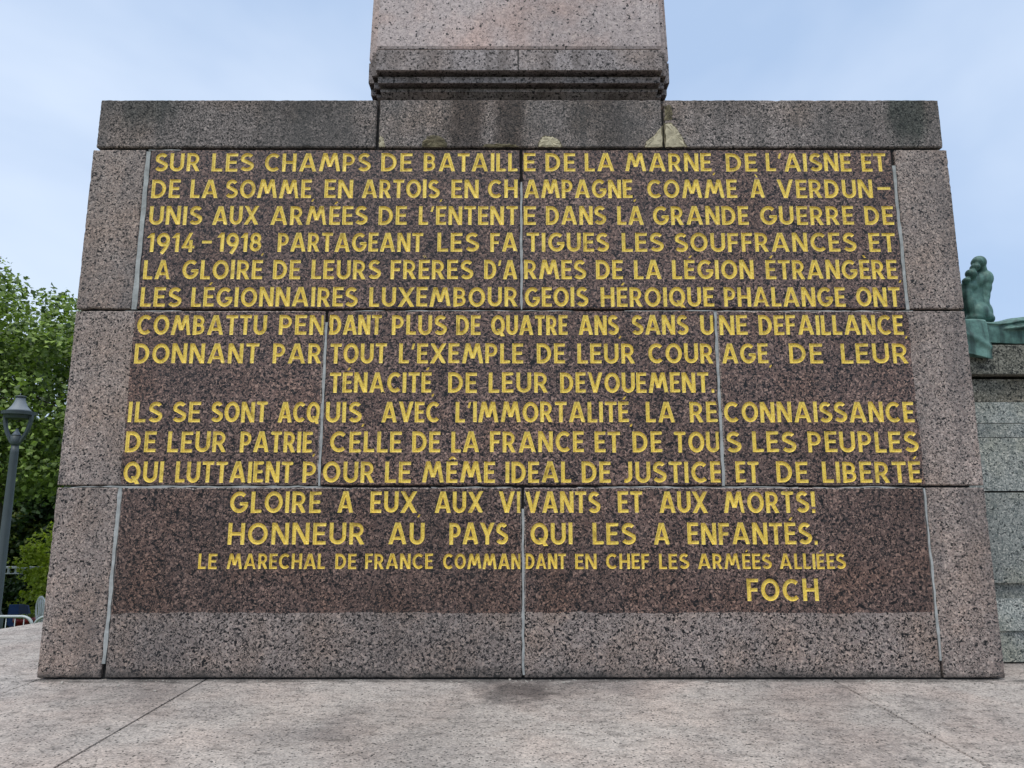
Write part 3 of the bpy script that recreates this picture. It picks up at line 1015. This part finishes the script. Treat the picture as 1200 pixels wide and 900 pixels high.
# repairs along the lower edge of the cap
def patch(pts, mat, label, bulge=0.007):
    """mortar filling in a broken edge: irregular outline, slightly domed front"""
    bm = bmesh.new()
    n = len(pts)
    cx, cz = sum(p[0] for p in pts) / n, sum(p[1] for p in pts) / n
    rim, mid, back = [], [], []
    for i in range(n):
        for s in range(6):
            t = s / 6
            a, b = pts[i], pts[(i + 1) % n]
            x, z = a[0] + (b[0] - a[0]) * t, a[1] + (b[1] - a[1]) * t
            j = 0.006
            x += random.uniform(-j, j); z += random.uniform(-j, j)
            z = max(z, Z3 + 0.012)
            rim.append(bm.verts.new((x, -0.002, z)))
            mid.append(bm.verts.new((cx + (x - cx) * .72, -bulge + random.uniform(-.004, .005), cz + (z - cz) * .72)))
            back.append(bm.verts.new((x, 0.01, z)))
    m = len(rim)
    ctr = bm.verts.new((cx, -bulge, cz))
    for k in range(m):
        q = (k + 1) % m
        bm.faces.new((back[k], back[q], rim[q], rim[k]))
        bm.faces.new((rim[k], rim[q], mid[q], mid[k]))
        bm.faces.new((mid[k], mid[q], ctr))
    bmesh.ops.recalc_face_normals(bm, faces=bm.faces)
    o = obj("mortar_patch", bm, mat, plinth)
    o["label"] = label
    if mat is M['patch']:                  # dark broken stone showing round the repair
        g = bmesh.new()
        q = []
        for i in range(n):
            for t in (0, .25, .5, .75):
                a, b = pts[i], pts[(i + 1) % n]
                x, z = a[0] + (b[0] - a[0]) * t, a[1] + (b[1] - a[1]) * t
                k = 1.1 + random.uniform(-.04, .09)
                q.append((cx + (x - cx) * k, max(cz + (z - cz) * k, Z3 + .013)))
        fr = [g.verts.new((x, -.0012, z)) for x, z in q]
        bk_ = [g.verts.new((x, .006, z)) for x, z in q]
        for k in range(len(q)):
            h = (k + 1) % len(q)
            g.faces.new((bk_[k], bk_[h], fr[h], fr[k]))
        c0 = g.verts.new((cx, -.0012, cz))
        for k in range(len(q)):
            g.faces.new((fr[k], fr[(k + 1) % len(q)], c0))
        bmesh.ops.recalc_face_normals(g, faces=g.faces)
        obj("broken_edge", g, M['patch_dark'], o)


zb = Z3 + 0.012
patch([(-.665, zb), (-.66, zb + .045), (-.63, zb + .085), (-.575, zb + .098), (-.52, zb + .08), (-.488, zb + .04), (-.478, zb)], M['patch_dark'], "dark mossy mortar patch")
patch([(.198, zb), (.215, zb + .06), (.245, zb + .088), (.31, zb + .075), (.35, zb + .05), (.362, zb)], M['patch'], "cream mortar patch")
patch([(.985, zb), (1.0, zb + .045), (1.055, zb + .09), (1.112, zb + .16), (1.112, zb)], M['patch'], "cream mortar patch at the joint")
patch([(1.138, zb), (1.138, zb + .18), (1.185, zb + .19), (1.225, zb + .14), (1.265, zb + .07), (1.29, zb)], M['patch'], "cream mortar patch at the joint")
patch([(1.138, zb + .215), (1.138, zb + .33), (1.18, zb + .34), (1.2, zb + .28), (1.185, zb + .215)], M['patch_dark'], "dark mossy mortar patch", 0.004)
patch([(-.22, zb), (-.2, zb + .02), (-.1, zb + .028), (.02, zb + .02), (.05, zb)], M['patch_dark'], "dark mossy mortar patch", 0.004)
patch([(-.98, zb), (-.98, zb + .085), (-.955, zb + .075), (-.94, zb)], M['patch'], "cream mortar patch at the joint", 0.004)

# ------------------------------------------------------------------ obelisk on the plinth
obelisk = thing("stone_obelisk", "pale pink granite obelisk shaft rising from the middle of the plinth", "obelisk", (0.055, 0.1, 4.111))


def notched(fx, fy0, s1, s2, depth):
    """plan with two re-entrant steps at each corner; fx = half width of the front pilaster"""
    x1, x2, x3 = fx, fx + s1, fx + s1 + s2
    y0, y1, y2 = fy0, fy0 + s1 + .03, fy0 + s1 + s2 + .08
    Y = depth
    f = [(-x3, y2), (-x2, y2), (-x2, y1), (-x1, y1), (-x1, y0), (x1, y0), (x1, y1), (x2, y1), (x2, y2), (x3, y2)]
    return f + [(x, Y - y) for x, y in f[::-1]]


def loft(bm, sections, caps=True):
    rings = [[bm.verts.new((x, y, z)) for x, y in poly] for poly, z in sections]
    n = len(rings[0])
    for r0, r1 in zip(rings, rings[1:]):
        for k in range(n):
            bm.faces.new((r0[k], r0[(k + 1) % n], r1[(k + 1) % n], r1[k]))
    if caps:
        bm.faces.new(rings[0][::-1])
        bm.faces.new(rings[-1])


OD = 2.3
FX = 1.105
zz = lambda z: z - 4.111
bm = bmesh.new()
def prof_step(y, z, dx):
    return (notched(FX - dx, y, .045, .045 - dx * .3, OD), zz(z))


PROF = [(.25, 4.111, .04), (.25, 4.262, .035), (.14, 4.318, .02), (.13, 4.321, .016), (.13, 4.348, .015), (.15, 4.349, .03), (.25, 4.35, .05), (.25, 4.388, .05), (.082, 4.388, .04),
        (.078, 4.355, .014), (.06, 4.354, .008), (.06, 4.404, .007), (.075, 4.406, .02), (.25, 4.407, .05), (.25, 4.458, .05), (.028, 4.458, .03), (.022, 4.424, .006), (.0, 4.423, .0), (.0, 4.595, .0)]
loft(bm, [prof_step(*q) for q in PROF])
bmesh.ops.recalc_face_normals(bm, faces=bm.faces)
base = obj("base_moulding", bm, M['moulding'], obelisk)
bm = bmesh.new()
add_box(bm, -0.012, -0.004, -0.0025, 0.05, zz(4.43), zz(4.594))
obj("mortar_joint", bm, M['core'], base)
bm = bmesh.new()
zs0, zs1 = zz(4.609), 13.0
loft(bm, [(notched(FX - .012, .010, .05, .042, OD), zs0), (notched(FX - .002, .002, .05, .042, OD), zs0 + .02), (notched(FX - .30, .24, .045, .04, OD), zs1), (notched(.05, OD / 2 - .12, .01, .01, OD), zs1 + .9)])
obj("shaft", bm, M['shaft'], obelisk)
bm = bmesh.new()
loft(bm, [(notched(FX - .03, .03, .05, .04, OD), zz(4.59)), (notched(FX - .03, .03, .05, .04, OD), zz(4.612))])
obj("joint_bed", bm, M['core'], obelisk)

# ------------------------------------------------------------------ side pedestal of grey-green stone
ped = thing("stone_pedestal", "grey green stone pedestal carrying the bronze statue beside the plinth", "pedestal", (0, 0, 0))
PX0, PX1, PY1 = 3.222, 6.4, 5.2


def pcourse(name, y0, z0, z1, mat, x1=PX1, bev=0.006, label=None):
    bm = bmesh.new()
    add_box(bm, PX0, x1, y0, PY1, z0, z1, bev)
    o = obj(name, bm, mat, ped)
    if label: o["label"] = label


bm = bmesh.new()
add_box(bm, PX0 + .01, PX1 - .02, .50, PY1 - .02, 0.0, 2.2)
obj("core", bm, M['core'], ped)
bm = bmesh.new()      # base with sloping upper face
prof = [(.46, .012), (.46, .225), (.435, .23), (.437, .30), (.462, .452), (PY1, .452), (PY1, .012)]
a_ = [bm.verts.new((PX0, y, z)) for y, z in prof]
b_ = [bm.verts.new((PX1 + .05, y, z)) for y, z in prof]
for k in range(len(prof)):
    q = (k + 1) % len(prof)
    bm.faces.new((a_[q], a_[k], b_[k], b_[q]))
bm.faces.new(a_); bm.faces.new(b_[::-1])
bmesh.ops.recalc_face_normals(bm, faces=bm.faces)
obj("base_course", bm, M['green'], ped)
bm = bmesh.new()
add_box(bm, PX0, PX1, .468, PY1, .453, .558)
obj("recess_course", bm, M['green'], ped)
pcourse("stone_course", .42, .562, 1.210, M['green'])
pcourse("stone_course", .42, 1.222, 1.614, M['green'], bev=.003)
pcourse("stone_course", .42, 1.618, 1.722, M['green'], bev=.003)
pcourse("stone_course", .42, 1.726, 1.885, M['green'], bev=.002)
pcourse("frieze_course", .42, 1.887, 2.062, M['ledge'], bev=.003, label="brown stained course under the cap")
pcourse("cap_course", .34, 2.085, 2.312, M['ledge'], PX1 + .08, .008)

# ------------------------------------------------------------------ bronze statue lying on the pedestal
statue = thing("bronze_statue", "green bronze statue lying on its draped slab, bare foot sole turned outward", "statue", (3.78, 0.60, 2.575))
S = 0.00126


def fp(X, Y, y=0.0):
    return Vector(((X - 205) * S, y, (520 - Y) * S))


def el(X, Y, rx, rz, ry, y=0.0, tilt=0.0):
    return ('e', fp(X, Y, y), (rx * S * 1.06, ry * S * 1.06, rz * S * 1.06), Matrix.Rotation(R(tilt), 3, 'Y') if tilt else None)


P_ = []
# toes: great toe at the top, the others stepping down towards the plinth
P_ += [el(222, 134, 42, 44, 44, .04, 15), el(238, 180, 25, 34, 40, .05)]
P_ += [el(252, 290, 36, 60, 46, .06), el(246, 335, 30, 70, 46, .07), el(238, 395, 30, 70, 50, .08), el(252, 455, 40, 70, 60, .10), el(262, 500, 38, 34, 60, .10)]
P_ += [el(190, 138, 27, 28, 40, .01), el(170, 178, 25, 24, 40, -.003), el(138, 222, 33, 27, 40, -.008, 38), el(106, 264, 20, 20, 36, .0)]
# ball of the foot
P_ += [el(256, 240, 42, 54, 52, .05), el(205, 252, 72, 52, 50, .055, -18), el(150, 290, 48, 40, 46, .055), el(128, 330, 34, 60, 48, .07)]
# arch and outer edge
P_ += [el(190, 320, 62, 72, 44, .075), el(178, 385, 60, 80, 50, .075), el(150, 400, 42, 80, 50, .07)]
# heel
P_ += [el(188, 462, 62, 70, 62, .06), el(212, 492, 66, 40, 60, .07), el(170, 500, 55, 36, 58, .06)]
# instep, ankle, ankle bone
P_ += [el(205, 300, 62, 100, 50, .13), el(215, 410, 62, 90, 90, .17), el(262, 470, 38, 42, 60, .17)]
add = lambda pts, rr: P_.append(('t', [Vector(p) for p in pts], rr))
# leg lying back from the ankle, knee, hip
add([(.02, .22, .12), (.05, .75, .16), (.10, 1.15, .17)], [.085, .125, .115])
add([(.10, 1.15, .17), (.20, 1.75, .20), (.34, 2.2, .22)], [.115, .165, .20])
add([(.60, .95, .06), (.62, 1.2, .08), (.62, 1.5, .12)], [.07, .11, .115])
add([(.62, 1.5, .18), (.60, 1.95, .2), (.56, 2.3, .22)], [.115, .165, .20])
add([(.45, 2.25, .22), (.46, 2.6, .22), (.46, 3.0, .25), (.46, 3.3, .24)], [.25, .22, .29, .2])
add([(.46, 3.3, .24), (.46, 3.5, .25)], [.1, .095])
P_.append(('e', Vector((.46, 3.68, .27)), (.14, .19, .17), None))
for s in (-1, 1):
    add([(.46 + s * .28, 3.22, .24), (.46 + s * .42, 2.75, .12), (.46 + s * .44, 2.3, .08)], [.11, .085, .06])
    P_.append(('e', Vector((.46 + s * .44, 2.17, .07)), (.06, .12, .035), None))
fuse("figure", P_, 0.0065, 14, M['bronze'], statue)


def drape():
    """slab of cast cloth: folded top, hem over the front edge with a hanging corner by the foot"""
    bm = bmesh.new()
    nx, ny = 300, 100
    X0, X1 = -0.53, 2.1
    random.seed(5)

    def top(x, y):
        h = -0.065 + 0.035 * max(0, min(1, (x + .32) / .4))
        h += 0.010 * math.sin(7.5 * x + 5.5 * y + .8) * min(1, max(0, y * 3)) + 0.010 * math.sin(15 * x - 7 * y)
        h += 0.018 * math.exp(-((y - .16 - .18 * (x - .1)) / .05) ** 2) * (1 if x > -.05 else .3)
        h -= 0.02 * math.exp(-((x + .02) / .16) ** 2 - ((y - .05) / .25) ** 2)
        return h - 0.005

    def hem(x):
        if x < -.205: return -.365 - .03 * math.sin((x + .30) * 9) + (.06 if x < -.24 else 0) * 0
        if x < -.195: return -.30
        return -.252 - .006 * math.sin(9 * x)
    grid = []
    for i in range(nx + 1):
        x = X0 + (X1 - X0) * i / nx
        row = []
        flap = x < -.2
        for j in range(ny + 1):
            t = j / ny
            if t < .42:                       # hanging front, from the hem up to the rim
                u = t / .42
                zt_ = top(x, 0.0) - .02
                z = hem(x) + (zt_ - hem(x)) * u
                y = -.31 if flap else -.262
                y += .016 * math.sin(11 * x + 2.0) * (1 - u) + .02 * u * u
                # rolled rim and oblique folds sweeping down across the front: rounded above, undercut below
                for x_on, drop, slope, amp, wid in ((-.20, .012, .02, .022, .020), (-.06, .05, .30, .052, .026), (.04, .05, .62, .045, .024), (.16, .02, .55, .04, .022), (.55, .03, .35, .05, .028), (.8, .06, -.15, .04, .024), (1.2, .05, .3, .05, .028)):
                    zf = zt_ - drop - slope * max(0, x - x_on) * .55 - .012 * math.sin(6 * x)
                    on = max(0.0, min(1.0, (x - x_on) / .07))
                    dz = z - zf
                    y -= amp * on * math.exp(-(dz / (wid if dz > 0 else wid * .3)) ** 2)
                if flap:
                    y -= .018 * math.exp(-((z + .24 + .6 * (x + .3)) / .03) ** 2)
            else:
                u = (t - .42) / .58
                y = (-.29 if flap else -.242) + u ** 1.5 * 4.3
                z = top(x, y + .26)
                if u < .06: z -= .02 * (1 - u / .06) ** 2
            row.append(bm.verts.new((x, y, z)))
        grid.append(row)
    for i in range(nx):
        for j in range(ny):
            f = bm.faces.new((grid[i][j], grid[i + 1][j], grid[i + 1][j + 1], grid[i][j + 1]))
            f.smooth = True
    # underside and ends so that it is a solid slab
    low = [bm.verts.new((X0 + (X1 - X0) * i / nx, -.235, max(hem(X0 + (X1 - X0) * i / nx), -.36))) for i in range(nx + 1)]
    bot = [bm.verts.new((X0 + (X1 - X0) * i / nx, -.22, -.247)) for i in range(nx + 1)]
    bk = [bm.verts.new((X0 + (X1 - X0) * i / nx, 4.06, -.247)) for i in range(nx + 1)]
    for i in range(nx):
        bm.faces.new((grid[i + 1][0], grid[i][0], low[i], low[i + 1]))
        bm.faces.new((low[i + 1], low[i], bot[i], bot[i + 1]))
        bm.faces.new((bot[i + 1], bot[i], bk[i], bk[i + 1]))
        bm.faces.new((bk[i + 1], bk[i], grid[i][ny], grid[i + 1][ny]))
    for i in (0, nx):
        bm.faces.new(grid[i] + [bk[i], bot[i], low[i]])
    bmesh.ops.recalc_face_normals(bm, faces=bm.faces)
    return obj("drapery", bm, M['bronze'], statue)


drape()


# ------------------------------------------------------------------ vegetation
def leaf_cloud(centres, radii, per, size, squash=0.8, seed=1, shape='kite'):
    """many small folded leaves spread through clumps; returns a mesh"""
    rng = np.random.default_rng(seed)
    C = np.repeat(np.asarray(centres, float), per, axis=0)
    Rr = np.repeat(np.asarray(radii, float), per)
    n = len(C)
    d = rng.normal(size=(n, 3)); d /= np.linalg.norm(d, axis=1)[:, None]
    r = Rr * rng.uniform(0.25, 1.0, n) ** 0.6
    pos = C + d * r[:, None] * np.array([1, 1, squash])
    nrm = rng.normal(size=(n, 3)) * .75 + np.array([0, -.15, .9]) + d * 0.5
    nrm /= np.linalg.norm(nrm, axis=1)[:, None]
    t = rng.normal(size=(n, 3)); t -= nrm * (t * nrm).sum(1)[:, None]; t /= np.linalg.norm(t, axis=1)[:, None]
    b = np.cross(nrm, t)
    s = (size * rng.uniform(0.6, 1.35, n))[:, None]
    droop = nrm * s * 0.22
    P0 = pos - t * s * .5
    P1 = pos + b * s * .45 + t * s * .05 - droop
    P2 = pos + t * s * .55
    P3 = pos - b * s * .45 + t * s * .05 - droop
    V = np.stack([P0, P1, P2, P3], 1).reshape(-1, 3)
    idx = np.arange(n)[:, None] * 4
    F = np.concatenate([idx + np.array([[0, 1, 2]]), idx + np.array([[0, 2, 3]])], 1).reshape(-1, 3)
    me = bpy.data.meshes.new("crown")
    me.vertices.add(len(V)); me.vertices.foreach_set("co", V.ravel())
    me.loops.add(F.size); me.loops.foreach_set("vertex_index", F.ravel())
    me.polygons.add(len(F))
    me.polygons.foreach_set("loop_start", np.arange(len(F)) * 3)
    me.polygons.foreach_set("loop_total", np.full(len(F), 3))
    me.update(calc_edges=True)
    me.validate()
    return me


def tree(name, label, cat, loc, crown_c, crown_r, nclump, per, leaf, clump_r, mat, seed, trunk_r=0.22, group=None, shell=0.35, lean=0.0, low=-0.75, gap=None):
    rng = np.random.default_rng(seed)
    t = thing(name, label, cat, loc, 0, group)
    cc, cr_ = np.array(crown_c), np.array(crown_r)
    cs = []
    while len(cs) < nclump:
        p = rng.uniform(-1, 1, 3)
        L = np.linalg.norm(p)
        if L > 1 or L < shell * rng.uniform(0, 1) or p[2] < low: continue
        if gap and abs(p[0] - gap[0]) < gap[2] and abs(p[2] - gap[1]) < gap[3] and p[1] < .7: continue
        w = 1 + .06 * math.sin(5 * p[0] + seed) * math.cos(4 * p[2] + 2 * p[1])
        cs.append(cc + p * cr_ * w)
    cs = np.array(cs)
    rr = clump_r * rng.uniform(.65, 1.25, nclump)
    me = leaf_cloud(cs, rr, per, leaf, 0.75, seed)
    obj("crown", me, mat, t)
    bm = bmesh.new()
    fork = Vector((cc[0] * .35 + lean, cc[1] * .35, cc[2] - cr_[2] * .62))
    top_ = Vector((cc[0] * .9, cc[1] * .9, cc[2] + cr_[2] * .55))
    mid = (fork + top_) / 2 + Vector((.15, .1, 0))
    add_tube(bm, [(0, 0, -.2), (0, 0, .25), fork * .55, fork, mid, top_], [trunk_r * 1.5, trunk_r * 1.1, trunk_r, trunk_r * .85, trunk_r * .5, trunk_r * .12], 10)
    for i in range(16):
        k = Vector(cs[rng.integers(0, nclump)])
        f = rng.uniform(.1, .75)
        st = fork.lerp(top_, f) if f > 0 else fork
        m2 = st.lerp(k, .5) + Vector((0, 0, .25 * cr_[2] * .3))
        r0 = trunk_r * (.42 - .3 * f)
        add_tube(bm, [st, m2, k], [r0, r0 * .6, r0 * .2], 6)
    obj("trunk", bm, M['bark'], t)
    return t


def at(x, y): return (x, y, ground_z(y))


tree("plane_tree", "tall bright green plane tree rising above the street lamp", "tree", at(-11.72, 11.2), (-1.2, 0, 5.2), (4.5, 3.6, 3.3), 600, 125, .108, .62, M['leaf'], 3, .2, lean=.5, low=-.52, gap=(.27, .10, .19, .22))
tree("garden_tree", "dark dense tree low behind the street lamp post", "tree", at(-15.8, 18.5), (0, 0, 3.3), (3.2, 2.6, 3.1), 190, 130, .17, .8, M['leaf_dark'], 11, .25, "dark trees behind the lawn", low=-.95)
tree("garden_tree", "dark dense tree farther back, close to the plinth edge", "tree", at(-17.6, 24), (.6, 0, 3.2), (3.8, 3, 3.4), 170, 110, .24, 1.0, M['leaf_dark'], 12, .25, "dark trees behind the lawn", low=-.95)
tree("garden_tree", "dark dense tree farthest left, half out of view", "tree", at(-23.5, 23.5), (0, 0, 3.6), (4.4, 3, 3.8), 170, 110, .24, 1.0, M['leaf_dark'], 13, .25, "dark trees behind the lawn", low=-.95)
tree("leafy_shrub", "yellow green loose shrub growing behind the lamp post", "shrub", at(-15.4, 16.9), (0, 0, 2.2), (1.2, 1.0, 1.9), 90, 70, .12, .35, M['leaf_mid'], 21, .06, "shrubs on the lawn", low=-.95)
tree("leafy_shrub", "bright lime green feathery shrub beside the plinth edge", "shrub", at(-12.75, 15.2), (0, 0, 1.5), (.95, .9, 1.45), 90, 70, .10, .3, M['leaf_lime'], 22, .05, "shrubs on the lawn", low=-.95)
tree("leafy_shrub", "low dark green shrub in front of the pale railing", "shrub", at(-14.0, 15.6), (0, 0, .85), (1.1, .8, .95), 70, 80, .11, .32, M['leaf_dark'], 23, .05, "shrubs on the lawn", low=-.95)

# far-off wood that closes the view on every side: one mass
rgw = np.random.default_rng(31)
wc, wr = [], []
for a in np.arange(0, 360, 1.1):
    d = 85 + 12 * math.sin(a * .13) + rgw.uniform(-6, 6)
    x, y = d * math.sin(R(a)), CAM_Y + d * math.cos(R(a))
    hgt = 5.5 + 1.6 * math.sin(a * .31) + rgw.uniform(-1, 1.3)
    for z in np.arange(-2, hgt, 2.2):
        wc.append((x + rgw.uniform(-1.5, 1.5), y + rgw.uniform(-1.5, 1.5), z)); wr.append(rgw.uniform(1.4, 2.2))
tag(obj("distant_wood", leaf_cloud(np.array(wc), np.array(wr), 34, .75, .9, 33), M['leaf_dark']), kind='stuff')

# ------------------------------------------------------------------ street lamp
lamp = thing("street_lamp", "grey street lamp with open basket head and pale conical cap", "street lamp", (-8.565, 7.218, ground_z(7.2)))
lamp.rotation_euler = (0, R(-0.0), 0)
lb = 2.093 - ground_z(7.2)
bm = bmesh.new()
add_lathe(bm, [(.12, 0), (.12, .9), (.075, 1.0), (.062, lb - .12), (.058, lb + .0)], 20)
obj("post", bm, M['lamp'], lamp)
bm = bmesh.new()
add_lathe(bm, [(.06, lb), (.075, lb + .02), (.085, lb + .16), (.06, lb + .17)], 20)
obj("collar", bm, M['lamp'], lamp)
bm = bmesh.new()
add_lathe(bm, [(.08, lb + .171), (.05, lb + .21), (.012, lb + .29), (.0, lb + .3)], 16)
obj("reflector_cone", bm, M['lamp_cap'], lamp)
zc_ = 2.655 - ground_z(7.2)
for k in range(2):
    s = 1 if k else -1
    bm = bmesh.new()
    pts = [(s * .06, lb + .04), (s * .11, lb + .12), (s * .165, lb + .22), (s * .205, lb + .34), (s * .225, lb + .45), (s * .23, zc_ - .02)]
    q = []
    for px, pz in pts:
        q.append([bm.verts.new((px - s * .022, -.03, pz)), bm.verts.new((px + s * .022, -.03, pz)), bm.verts.new((px + s * .022, .03, pz)), bm.verts.new((px - s * .022, .03, pz))])
    for r0, r1 in zip(q, q[1:]):
        for j in range(4):
            bm.faces.new((r0[j], r0[(j + 1) % 4], r1[(j + 1) % 4], r1[j]))
    bm.faces.new(q[0]); bm.faces.new(q[-1])
    bmesh.ops.recalc_face_normals(bm, faces=bm.faces)
    obj("arm", bm, M['lamp'], lamp)
bm = bmesh.new()
add_lathe(bm, [(.19, zc_ - .1), (.21, zc_ - .04), (.255, zc_ - .035), (.26, zc_ + .02), (.19, zc_ + .025)], 28, False)
obj("rim", bm, M['lamp'], lamp)
bm = bmesh.new()
add_lathe(bm, [(.205, zc_ + .026), (.165, zc_ + .06), (.12, zc_ + .12), (.088, zc_ + .19), (.074, zc_ + .235), (.07, zc_ + .27)], 28)
cap = obj("cap", bm, M['lamp_cap'], lamp)
bm = bmesh.new()
add_lathe(bm, [(.085, zc_ + .271), (.085, zc_ + .295), (.05, zc_ + .305)], 20)
obj("finial", bm, M['lamp'], cap)


# ------------------------------------------------------------------ lawn furniture
def barrier(loc, rz, label):
    t = thing("metal_barrier", label, "barrier", loc, rz, "metal barriers at the lawn edge")
    w, h, r = 1.9, 1.0, .16
    pts = [(-w / 2, 0, .02)] + [(-w / 2 + r - r * math.cos(a), 0, h - r + r * math.sin(a)) for a in np.linspace(0, math.pi / 2, 6)]
    pts += [(w / 2 - r + r * math.sin(a), 0, h - r + r * math.cos(a)) for a in np.linspace(0, math.pi / 2, 6)] + [(w / 2, 0, .02)]
    bm = bmesh.new()
    add_tube(bm, pts, .022, 8)
    add_tube(bm, [(-w / 2, 0, .2), (w / 2, 0, .2)], .016, 6)
    obj("frame", bm, M['galv'], t)
    for i in range(13):
        x = -w / 2 + w * (i + 1) / 14
        bm = bmesh.new()
        add_tube(bm, [(x, 0, .2), (x, 0, h - .01)], .007, 6)
        obj("bar", bm, M['galv'], t)
    for s in (-1, 1):
        bm = bmesh.new()
        add_box(bm, s * w / 2 - .03, s * w / 2 + .03, -.28, .28, 0, .02)
        obj("foot", bm, M['galv'], t)
    return t


b0 = barrier((-8.22, 6.22, ground_z(6.22) - .03), 0, "grey metal crowd barrier with rounded corner nearest the street lamp")
dup(b0, (-6.30, 6.25, ground_z(6.25) - .03), R(1.5), "grey metal crowd barrier running in behind the plinth edge")


def chair(name, loc, rz, mat, label, roundback=False, group=None):
    t = thing(name, label, "chair", loc, rz, group)
    bm = bmesh.new()
    add_box(bm, -.24, .24, -.23, .25, .42, .455, .012)
    obj("seat", bm, mat, t)
    bm = bmesh.new()
    if roundback:
        n = 22
        ring = [(.27 * math.cos(2 * math.pi * k / n), .26 + .07 * math.sin(2 * math.pi * k / n), .72 + .29 * math.sin(2 * math.pi * k / n)) for k in range(n + 1)]
        add_tube(bm, ring, .035, 8, False)
        for x in (-.14, -.05, .05, .14):
            add_tube(bm, [(x, .22, .5), (x, .30, .97)], .028, 6)
    else:
        vs_ = []
        for (y0, z0, w) in ((.235, .46, .27), (.27, .7, .26), (.32, .96, .2)):
            vs_.append([bm.verts.new((-w, y0, z0)), bm.verts.new((w, y0, z0)), bm.verts.new((w, y0 + .035, z0)), bm.verts.new((-w, y0 + .035, z0))])
        for r0, r1 in zip(vs_, vs_[1:]):
            for j in range(4):
                bm.faces.new((r0[j], r0[(j + 1) % 4], r1[(j + 1) % 4], r1[j]))
        bm.faces.new(vs_[0]); bm.faces.new(vs_[-1])
        bmesh.ops.recalc_face_normals(bm, faces=bm.faces)
    obj("backrest", bm, mat, t)
    for sx in (-1, 1):
        for sy in (-1, 1):
            bm = bmesh.new()
            add_tube(bm, [(sx * .21, sy * .2, .42), (sx * .24, sy * .25, 0)], .016, 6)
            obj("leg", bm, M['galv'] if not roundback else M['white'], t)
    return t


def px_pos(px, y):     # lateral place of a garden object seen past the plinth edge
    return (px - 600) / 849.0 * (y - CAM_Y)


chair("garden_chair", at(px_pos(24, 13.3), 13.3), R(185), M['blue'], "blue canvas garden chair behind the red pot", group="garden chairs on the lawn").scale = (.66, .8, .99)
chair("garden_chair", at(px_pos(44, 12.9), 12.9), R(150), M['navy'], "dark navy garden chair beside the white one", group="garden chairs on the lawn")
chair("garden_chair", at(px_pos(53, 12.3), 12.3), R(170), M['white'], "white round-backed garden chair against the plinth edge", True, "garden chairs on the lawn").scale = (.5, .55, 1.12)

pot = thing("flower_pot", "red pot with a small leafy plant standing on the lawn", "pot", at(px_pos(29, 12.2), 12.2))
bm = bmesh.new()
add_lathe(bm, [(.13, 0), (.2, .56), (.23, .57), (.23, .65), (.19, .65), (.18, .6)], 24)
obj("pot", bm, M['red'], pot)
rng = np.random.default_rng(4)
obj("foliage", leaf_cloud(np.array([(.12 * math.cos(a), .12 * math.sin(a), .68) for a in range(8)]), np.full(8, .11), 16, .06, .6, 9), M['leaf_mid'], pot)

rail = thing("white_railing", "pale balustered railing on tall thin posts among the shrubs", "railing", (-15.6, 15.3, ground_z(15.3)))
rz1 = -.66 - ground_z(15.3)
bm = bmesh.new()
add_box(bm, -2.6, 2.6, -.05, .05, rz1 - .06, rz1, .015)
obj("top_rail", bm, M['stone_rail'], rail)
bm = bmesh.new()
add_box(bm, -2.6, 2.6, -.03, .03, rz1 - .21, rz1 - .18, .008)
obj("lower_rail", bm, M['stone_rail'], rail)
for i in range(26):
    bm = bmesh.new()
    x = -2.5 + i * .2
    add_box(bm, x - .025, x + .025, -.02, .02, rz1 - .18, rz1 - .06)
    obj("baluster", bm, M['stone_rail'], rail)
for i in range(4):
    bm = bmesh.new()
    x = -2.4 + i * 1.6
    add_tube(bm, [(x, 0, -.1), (x, 0, rz1 - .2)], .02, 8)
    obj("post", bm, M['lamp'], rail)

# loose grit swept against the foot of the plinth: nobody could count it
rg = random.Random(3)
bm = bmesh.new()
for _ in range(420):
    x = rg.uniform(-3.4, 3.5)
    y = -abs(rg.gauss(0, .07)) - .005
    if rg.random() < .25: y = rg.uniform(-1.3, -.05)
    r = rg.uniform(.002, .007) * (1.5 if rg.random() < .06 else 1)
    m = Matrix.Translation((x, y, r * .4)) @ Matrix.Rotation(rg.uniform(0, 6), 4, 'Z') @ Matrix.Diagonal((r * rg.uniform(1, 2.2), r, r * .6, 1))
    bmesh.ops.create_icosphere(bm, subdivisions=1, radius=1.0, matrix=m)
tag(obj("grit", bm, plain("pale_grit", (0.30, 0.28, 0.25), 0.9, 0, 0.6, 9)), kind='stuff')
